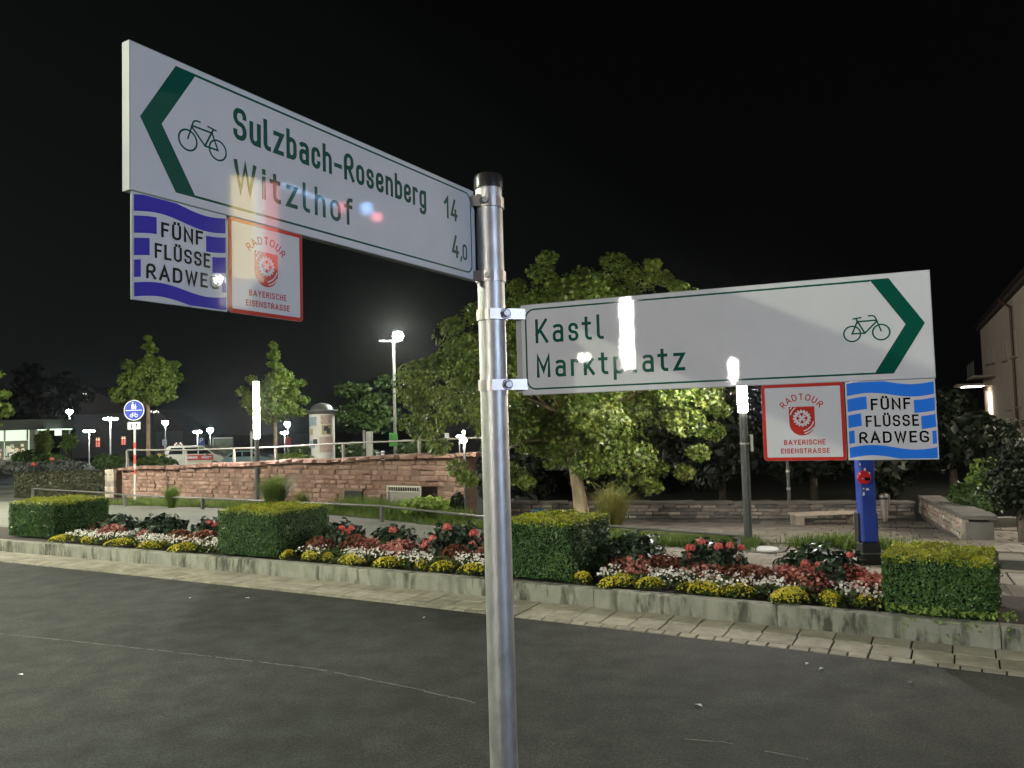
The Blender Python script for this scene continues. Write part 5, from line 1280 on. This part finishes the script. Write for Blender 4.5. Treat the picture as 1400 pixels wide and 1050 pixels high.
car('parked_car', 'pale blue-green car parked in front of the van nose', 60, 303, 346, cp, [[(.5,1.0),(1.55,1.0),(1.55,1.38),(1.0,1.38)], [(1.65,1.0),(2.9,1.0),(2.35,1.36),(1.65,1.39)]], (.8, 3.4), 'carblue', -.72, 1.7)
p = D(221, 640, 61); t = MB().box((0, 0, .65), (.40, .4, 1.3)).box((0, 0, 1.36), (.46, .44, .1)).build('yellow_post_box', M['yellowbox'], bevel=.02); t.location = (p[0], 61, -.75); tag(t, 'yellow box standing at the rear of the white van', 'box')
# ================================================================ SHOP ON THE LEFT
Y = 46; s = Y/1050
sx = lambda px: float(D(px, 600, Y)[0]); szz = lambda py, px=20: float(D(px, py, Y)[2])
sh = thing('shop_building', 'low flat-roofed shop with lit windows at the left edge', 'shop', (sx(0), Y, 0))
X0 = lambda px: sx(px) - sx(0)
MB().box((X0(-48), 1.5, szz(581)), (X0(60) - X0(-160), 3.4, (szz(574) - szz(588)))).build('flat_roof', M['shoproof'], sh, bevel=.03)
MB().box((X0(43), .3, szz(607)), (X0(47) - X0(40), .5, szz(587) - szz(634))).build('wall', M['shopwall'], sh)
MB().box((X0(-60), 1.2, szz(610)), (X0(40) - X0(-160), .3, szz(587) - szz(634))).build('back_wall', M['e_shop'], sh)
MB().box((X0(-60), .1, (szz(628) + szz(640))/2), (X0(40) - X0(-160), .3, szz(628) - szz(640))).build('low_wall', M['shopwall'], sh)
for a, b, c_, d_ in ((-40, 6, 588, 601), (9, 37, 588, 601), (-40, 4, 604, 629), (6, 37, 604, 629)):
    w_ = MB().box((X0((a+b)/2), .05, (szz(c_)+szz(d_))/2), (X0(b)-X0(a), .04, szz(c_)-szz(d_))).build('window', M['e_shop'] if c_ == 588 else mat('shop_glass_%d' % a, (.3,.35,.28), .2, .3, 2), sh)
    MB().box((X0(b)+.03, -.02, (szz(c_)+szz(d_))/2), (.07, .08, szz(c_)-szz(d_)+.1)).box((X0((a+b)/2), -.02, szz(c_)+.03), (X0(b)-X0(a), .08, .07)).build('frame', M['paleposts'], w_)
mb = MB()
for i in range(24): mb.box((X0(-40 + i*3.2), -.10, szz(585)), (.06, .05, .12))
mb.build('roof_lattice', M['paleposts'], sh)
MB().box((X0(63), .9, szz(588.5)), (X0(75)-X0(48), 1.6, .06)).build('lit_soffit', M['e_shop2'], sh)
MB().box((X0(52.5), 2.0, szz(593)), (X0(57)-X0(48), .1, .35)).build('lit_panel', M['e_shop'], sh)
gm = [emit('goods_%d' % i, c, .55) for i, c in enumerate([(.9,.75,.35), (.8,.95,.75), (.9,.45,.15), (.15,.15,.12), (.6,.75,.5), (.02,.03,.02)])]
for i in range(46):
    a = random.uniform(-6, 35); b_ = random.uniform(609, 628); MB().box((X0(a), -.02 - random.uniform(0,.02), szz(b_)), (random.uniform(.05,.22), .03, random.uniform(.08,.25))).build('shelf_goods', gm[i % 6], sh)
for px, py in ((46, 635), (71, 628)):
    p = D(px, py, 35); o = MB().lathe([(.0001, -.10), (.10, -.04), (.11, .02), (.05, .09), (.0001, .1)], n=10).build('flower_head', M['f_red']); o.location = p; tag(o, 'red flower head above the lavender, %s' % ('left one' if px == 46 else 'right one'), 'flower', 'red flowers by the shop')
    MB().cyl((0,0,-.1), (0,0,-.75), .012).build('stem', M['shrub'], o)
# ================================================================ FAR HOUSES
def far_house(name, label, Y, px0, px1, eave, ridge, rpx, lit, ztop=None):
    s = Y/1050; c = D((px0+px1)/2, 600, Y); t = thing(name, label, 'house', (c[0], Y, -1)); cx = (px0+px1)/2
    z = lambda py: float(D(cx, py, Y)[2]) + 1; X = lambda px: (px - cx)*s
    MB().box((0, 4, z(eave)/2), (X(px1)-X(px0), 8, z(eave))).build('wall', M['housewall'], t)
    MB().prism([(X(px0)-.6, z(eave)), (X(px1)+.6, z(eave)), (X(rpx), z(ridge))], -.4, 8.4, lambda x, y, q: (x, q, y)).build('roof', M['rooftile'], t)
    for px, py, w, h, m in lit:
        w_ = MB().box((X(px), -.44 if py < eave else -.04, z(py)), (w*s, .06, h*s)).build('window', M[m], t)
        MB().box((X(px), -.49 if py < eave else -.09, z(py)), (.07, .03, h*s)).box((X(px), -.49 if py < eave else -.09, z(py)+h*s*.2), (w*s, .03, .07)).build('window_bar', M['housewall'], w_)
far_house('far_house', 'dark gabled house with a lit attic window and red-lit windows', 105, 82, 180, 566, 528, 122, [(118, 542, 7, 9, 'e_att'), (134, 606, 5, 10, 'e_red'), (134, 600, 4.5, 3, 'e_redtop'), (169, 604, 5, 10, 'e_red'), (169, 599.5, 4.5, 3, 'e_redtop')])
far_house('far_house', 'dark house behind the left young tree with one reddish window', 112, 184, 250, 590, 560, 215, [(208.5, 585, 4, 8, 'e_redtop')])
# festive light strings between (small bright marks)
p = D(210, 563, 60); t = thing('light_string', 'short row of small lights hanging under the left young tree crown', 'string lights', p)
for dx in (-.18, 0, .12, .24, .38): MB().lathe([(.0001, -.09), (.05, -.05), (.05, .05), (.0001, .09)], (dx, 0, random.uniform(-.08, .08)), 8).build('bulb', M['e_att'], t)
MB().box((.1, 0, .10), (.7, .02, .02)).build('cable', M['black'], t)
p = D(245, 608, 90); t = thing('light_string', 'cluster of small pink lights far behind the van', 'string lights', p)
for k in range(7): MB().lathe([(.0001, -.12), (.10, 0), (.0001, .12)], (-.5 + k*.16, 0, .18*math.sin(k*1.9)), 8).build('bulb', M['e_redtop'], t)
MB().box((-.02, 0, .0), (1.2, .02, .02)).build('cable', M['black'], t)
# ================================================================ HOUSE ON THE RIGHT
HA, HB = D(1343, 500, 56)[:2], np.array([19.0, 25.5]); hu = (HB - HA); HL = float(np.linalg.norm(hu)); hu /= HL
EZ = zat((*HA, 0), 452); hh = thing('corner_house', 'peach plastered house with balcony and lit entrance at the right edge', 'house', (HA[0], HA[1], -1), math.atan2(hu[1], hu[0]))
EZl = EZ + 1
hn = np.array([hu[1], -hu[0]]); 
if hn @ np.array([-1, -1]) < 0: flip = True
# local x runs from the far corner towards the viewer; the side that shows is local -y or +y
loc_y = np.array([-math.sin(math.atan2(hu[1], hu[0])), math.cos(math.atan2(hu[1], hu[0]))])
sg = 1 if (np.array([0, 0]) - HA) @ loc_y > 0 else -1
MB().box((HL/2, -sg*5, EZl/2), (HL, 10, EZl)).build('wall', M['plaster'], hh)
MB().prism([(-.5, EZl + .02), (HL + .5, EZl + .02), (HL + .5, EZl + .22), (-.5, EZl + .22)], sg*.22, -sg*10.5, lambda x, y, z: (x, z, y)).build('eave', M['rooftile'], hh)
MB().prism([(sg*.5, EZl + .22), (-sg*10.5, EZl + .22), (-sg*5, EZl + 3.2)], -.4, HL + .4, lambda x, y, z: (z, x, y)).build('roof', M['rooftile'], hh)
def on_house(px, py):      # picture point -> (distance along the front, height)
    n3 = np.array([*loc_y, 0]); A3 = np.array([*HA, 0]); d = ray(px, py); q = C0 + d*(((A3 - C0) @ n3)/(d @ n3)); return float((q[:2] - HA) @ hu), float(q[2] + 1)
def hrect(nm, px, y0, y1, wpx, m, off=.03, th=.05, par=None):
    a, z0 = on_house(px - wpx/2, y1); b, _ = on_house(px + wpx/2, y1); _, z1 = on_house(px, y0)
    return MB().box(((a+b)/2, sg*off, (z0+z1)/2), (abs(b-a), th, z1-z0)).build(nm, M[m], par or hh), (a+b)/2, z0, z1, abs(b-a)
for px, y0, y1, w in ((1352.5, 477, 498, 3.5), (1359, 474, 497, 4), (1375.5, 463, 494, 5), (1388.5, 450, 489, 6), (1381, 533, 560, 4.5), (1393, 528, 556, 5)):
    o, xc, z0, z1, ww = hrect('window', px, y0, y1, w, 'shutter')
    MB().box((xc, sg*.09, z0 - .05), (ww + .2, .18, .08)).build('sill', M['lstone2'], o)
    MB().box((xc, sg*.065, (z0+z1)/2), (.07, .03, z1-z0)).build('window_bar', M['plaster'], o)
hrect('lit_door_glass', 1356, 536, 569, 5, 'e_win'); hrect('door_frame', 1351.5, 534, 572, 3, 'plaster', .05, .1)
a, z0 = on_house(1349, 518); b, _ = on_house(1361, 518); _, z1 = on_house(1355, 495)
bal = MB().box(((a+b)/2, sg*.6, z0), (abs(b-a)+.3, 1.2, .12)).build('balcony', M['lstone2'], hh)
for i in range(9): MB().box((a + (b-a)*i/8, sg*1.15, (z0+z1)/2), (.03, .03, z1-z0)).build('baluster', M['rail'], bal)
MB().box(((a+b)/2, sg*1.15, z1), (abs(b-a)+.1, .05, .05)).build('handrail', M['rail'], bal)
a, z0 = on_house(1352, 527); cn = MB().box((a + .2, sg*1.0, z0 + .05), (3.2, 2.0, .14)).build('entrance_canopy', M['lstone2'], hh)
MB().box((a + .1, sg*1.0, z0 - .045), (2.4, 1.2, .04)).build('canopy_light', M['e_canopy'], cn)
a, z0 = on_house(1385, 424); _, z1 = on_house(1396, 500); b, _ = on_house(1397, 500)
MB().tube([(a - .8, sg*.5, EZl), (a, sg*.12, EZl - .5), (a + .0, sg*.12, EZl*.55), (a + .0, sg*.12, .2)], [.07]*4, 8).build('downpipe', M['rust'], hh)
# ================================================================ STREET SIDE BEHIND THE VIEWER (seen mirrored in the boards); LAMPS OUT OF VIEW, SOME ADDED
sf = thing('lit_building', 'lit shop building behind the viewer on the right', 'shop', (14.6, 2, 0))
MB().box((2, 0, 4.5), (3.6, 17, 9)).build('wall', M['shopwall'], sf)
def panel(nm, y0, y1, z0, z1, col, st):
    MB().box((.12, (y0+y1)/2 - 2, (z0+z1)/2), (.1, y1-y0, z1-z0)).build(nm, emit('front_' + nm, col, st), sf)
panel('yellow_panel', 3.38, 3.82, 5.35, 7.45, (1, .78, .30), 8); panel('white_panel', 3.84, 4.0, 5.3, 7.4, (1, .95, .8), 6); panel('red_panel', 4.02, 4.3, 5.6, 7.4, (1, .30, .26), 6)
for i in range(8): MB().box((.1, 4.45 + i*.15 - 2, 7.38 - i*.042), (.06, .06, .08)).build('blue_lamp', emit('front_blue_lamp_%d' % i, (.35, .6, 1), 14), sf)
panel('blue_panel', 6.14, 6.34, 6.98, 7.2, (.25, .5, 1), 16); panel('pink_panel', 6.38, 6.56, 6.84, 7.0, (1, .25, .3), 14); panel('small_red_panel', 5.62, 5.74, 6.95, 7.15, (1, .25, .3), 9)
panel('warm_window', 3.15, 3.75, 4.75, 5.3, (1, .86, .58), 4)
panel('bright_lamp', 3.09, 3.17, 5.25, 5.33, (1, 1, .95), 160)
def tall_lamp(loc, h, col, st, label, tilt=1):
    t = thing('street_lamp', label, 'street lamp', loc)
    MB().cyl((0,0,0), (0,0,h), .09, .06, 12).build('mast', M['paleposts'], t)
    MB().box((tilt*.5, 0, h), (1.1, .16, .08)).build('lamp_arm', M['paleposts'], t)
    MB().box((tilt*.85, 0, h-.06), (.6 if h > 5 else .14, .24, .05)).build('lamp_head', emit('street_' + str(int(loc[0])), col, st), t)
tall_lamp((-13.5, 3.0, 0), 8.6, GREENISH, 9500, 'tall street lamp out of view to the left of the road')
tall_lamp((-15.6, -18.3, 0), 4.5, GREENISH, 1200, 'tall street lamp far behind the viewer')
tall_lamp((-21.0, 19.5, 0), 6.5, NEUT, 11000, 'tall street lamp out of view at the left end of the promenade')
tall_lamp((23.0, 19.0, -.8), 6.5, WARM, 9000, 'added unseen street lamp that brightens the peach house', -1)  # added out of view to brighten the house front
tall_lamp((15.0, 10.5, 0), 7.5, NEUT, 800, 'added unseen street lamp at the right of the plaza', -1)  # also added unseen, evens out the light from the right

# ================================================================ ADDED MIST, MAKES THE GLOW ROUND THE LAMPS
hzm = bpy.data.materials.new('lamp_glow_mist'); hzm.use_nodes = True; hn_ = hzm.node_tree; hn_.nodes.clear()
ho = hn_.nodes.new('ShaderNodeOutputMaterial'); hv = hn_.nodes.new('ShaderNodeVolumePrincipled')
hv.inputs['Color'].default_value = (.8, .8, .8, 1); hv.inputs['Density'].default_value = 0.00016; hv.inputs['Anisotropy'].default_value = .93
hn_.links.new(hv.outputs[0], ho.inputs['Volume'])
kind(MB().box((0, 320, 9.1), (1010, 770, 22)).build('lamp_glow_haze', hzm), 'stuff')
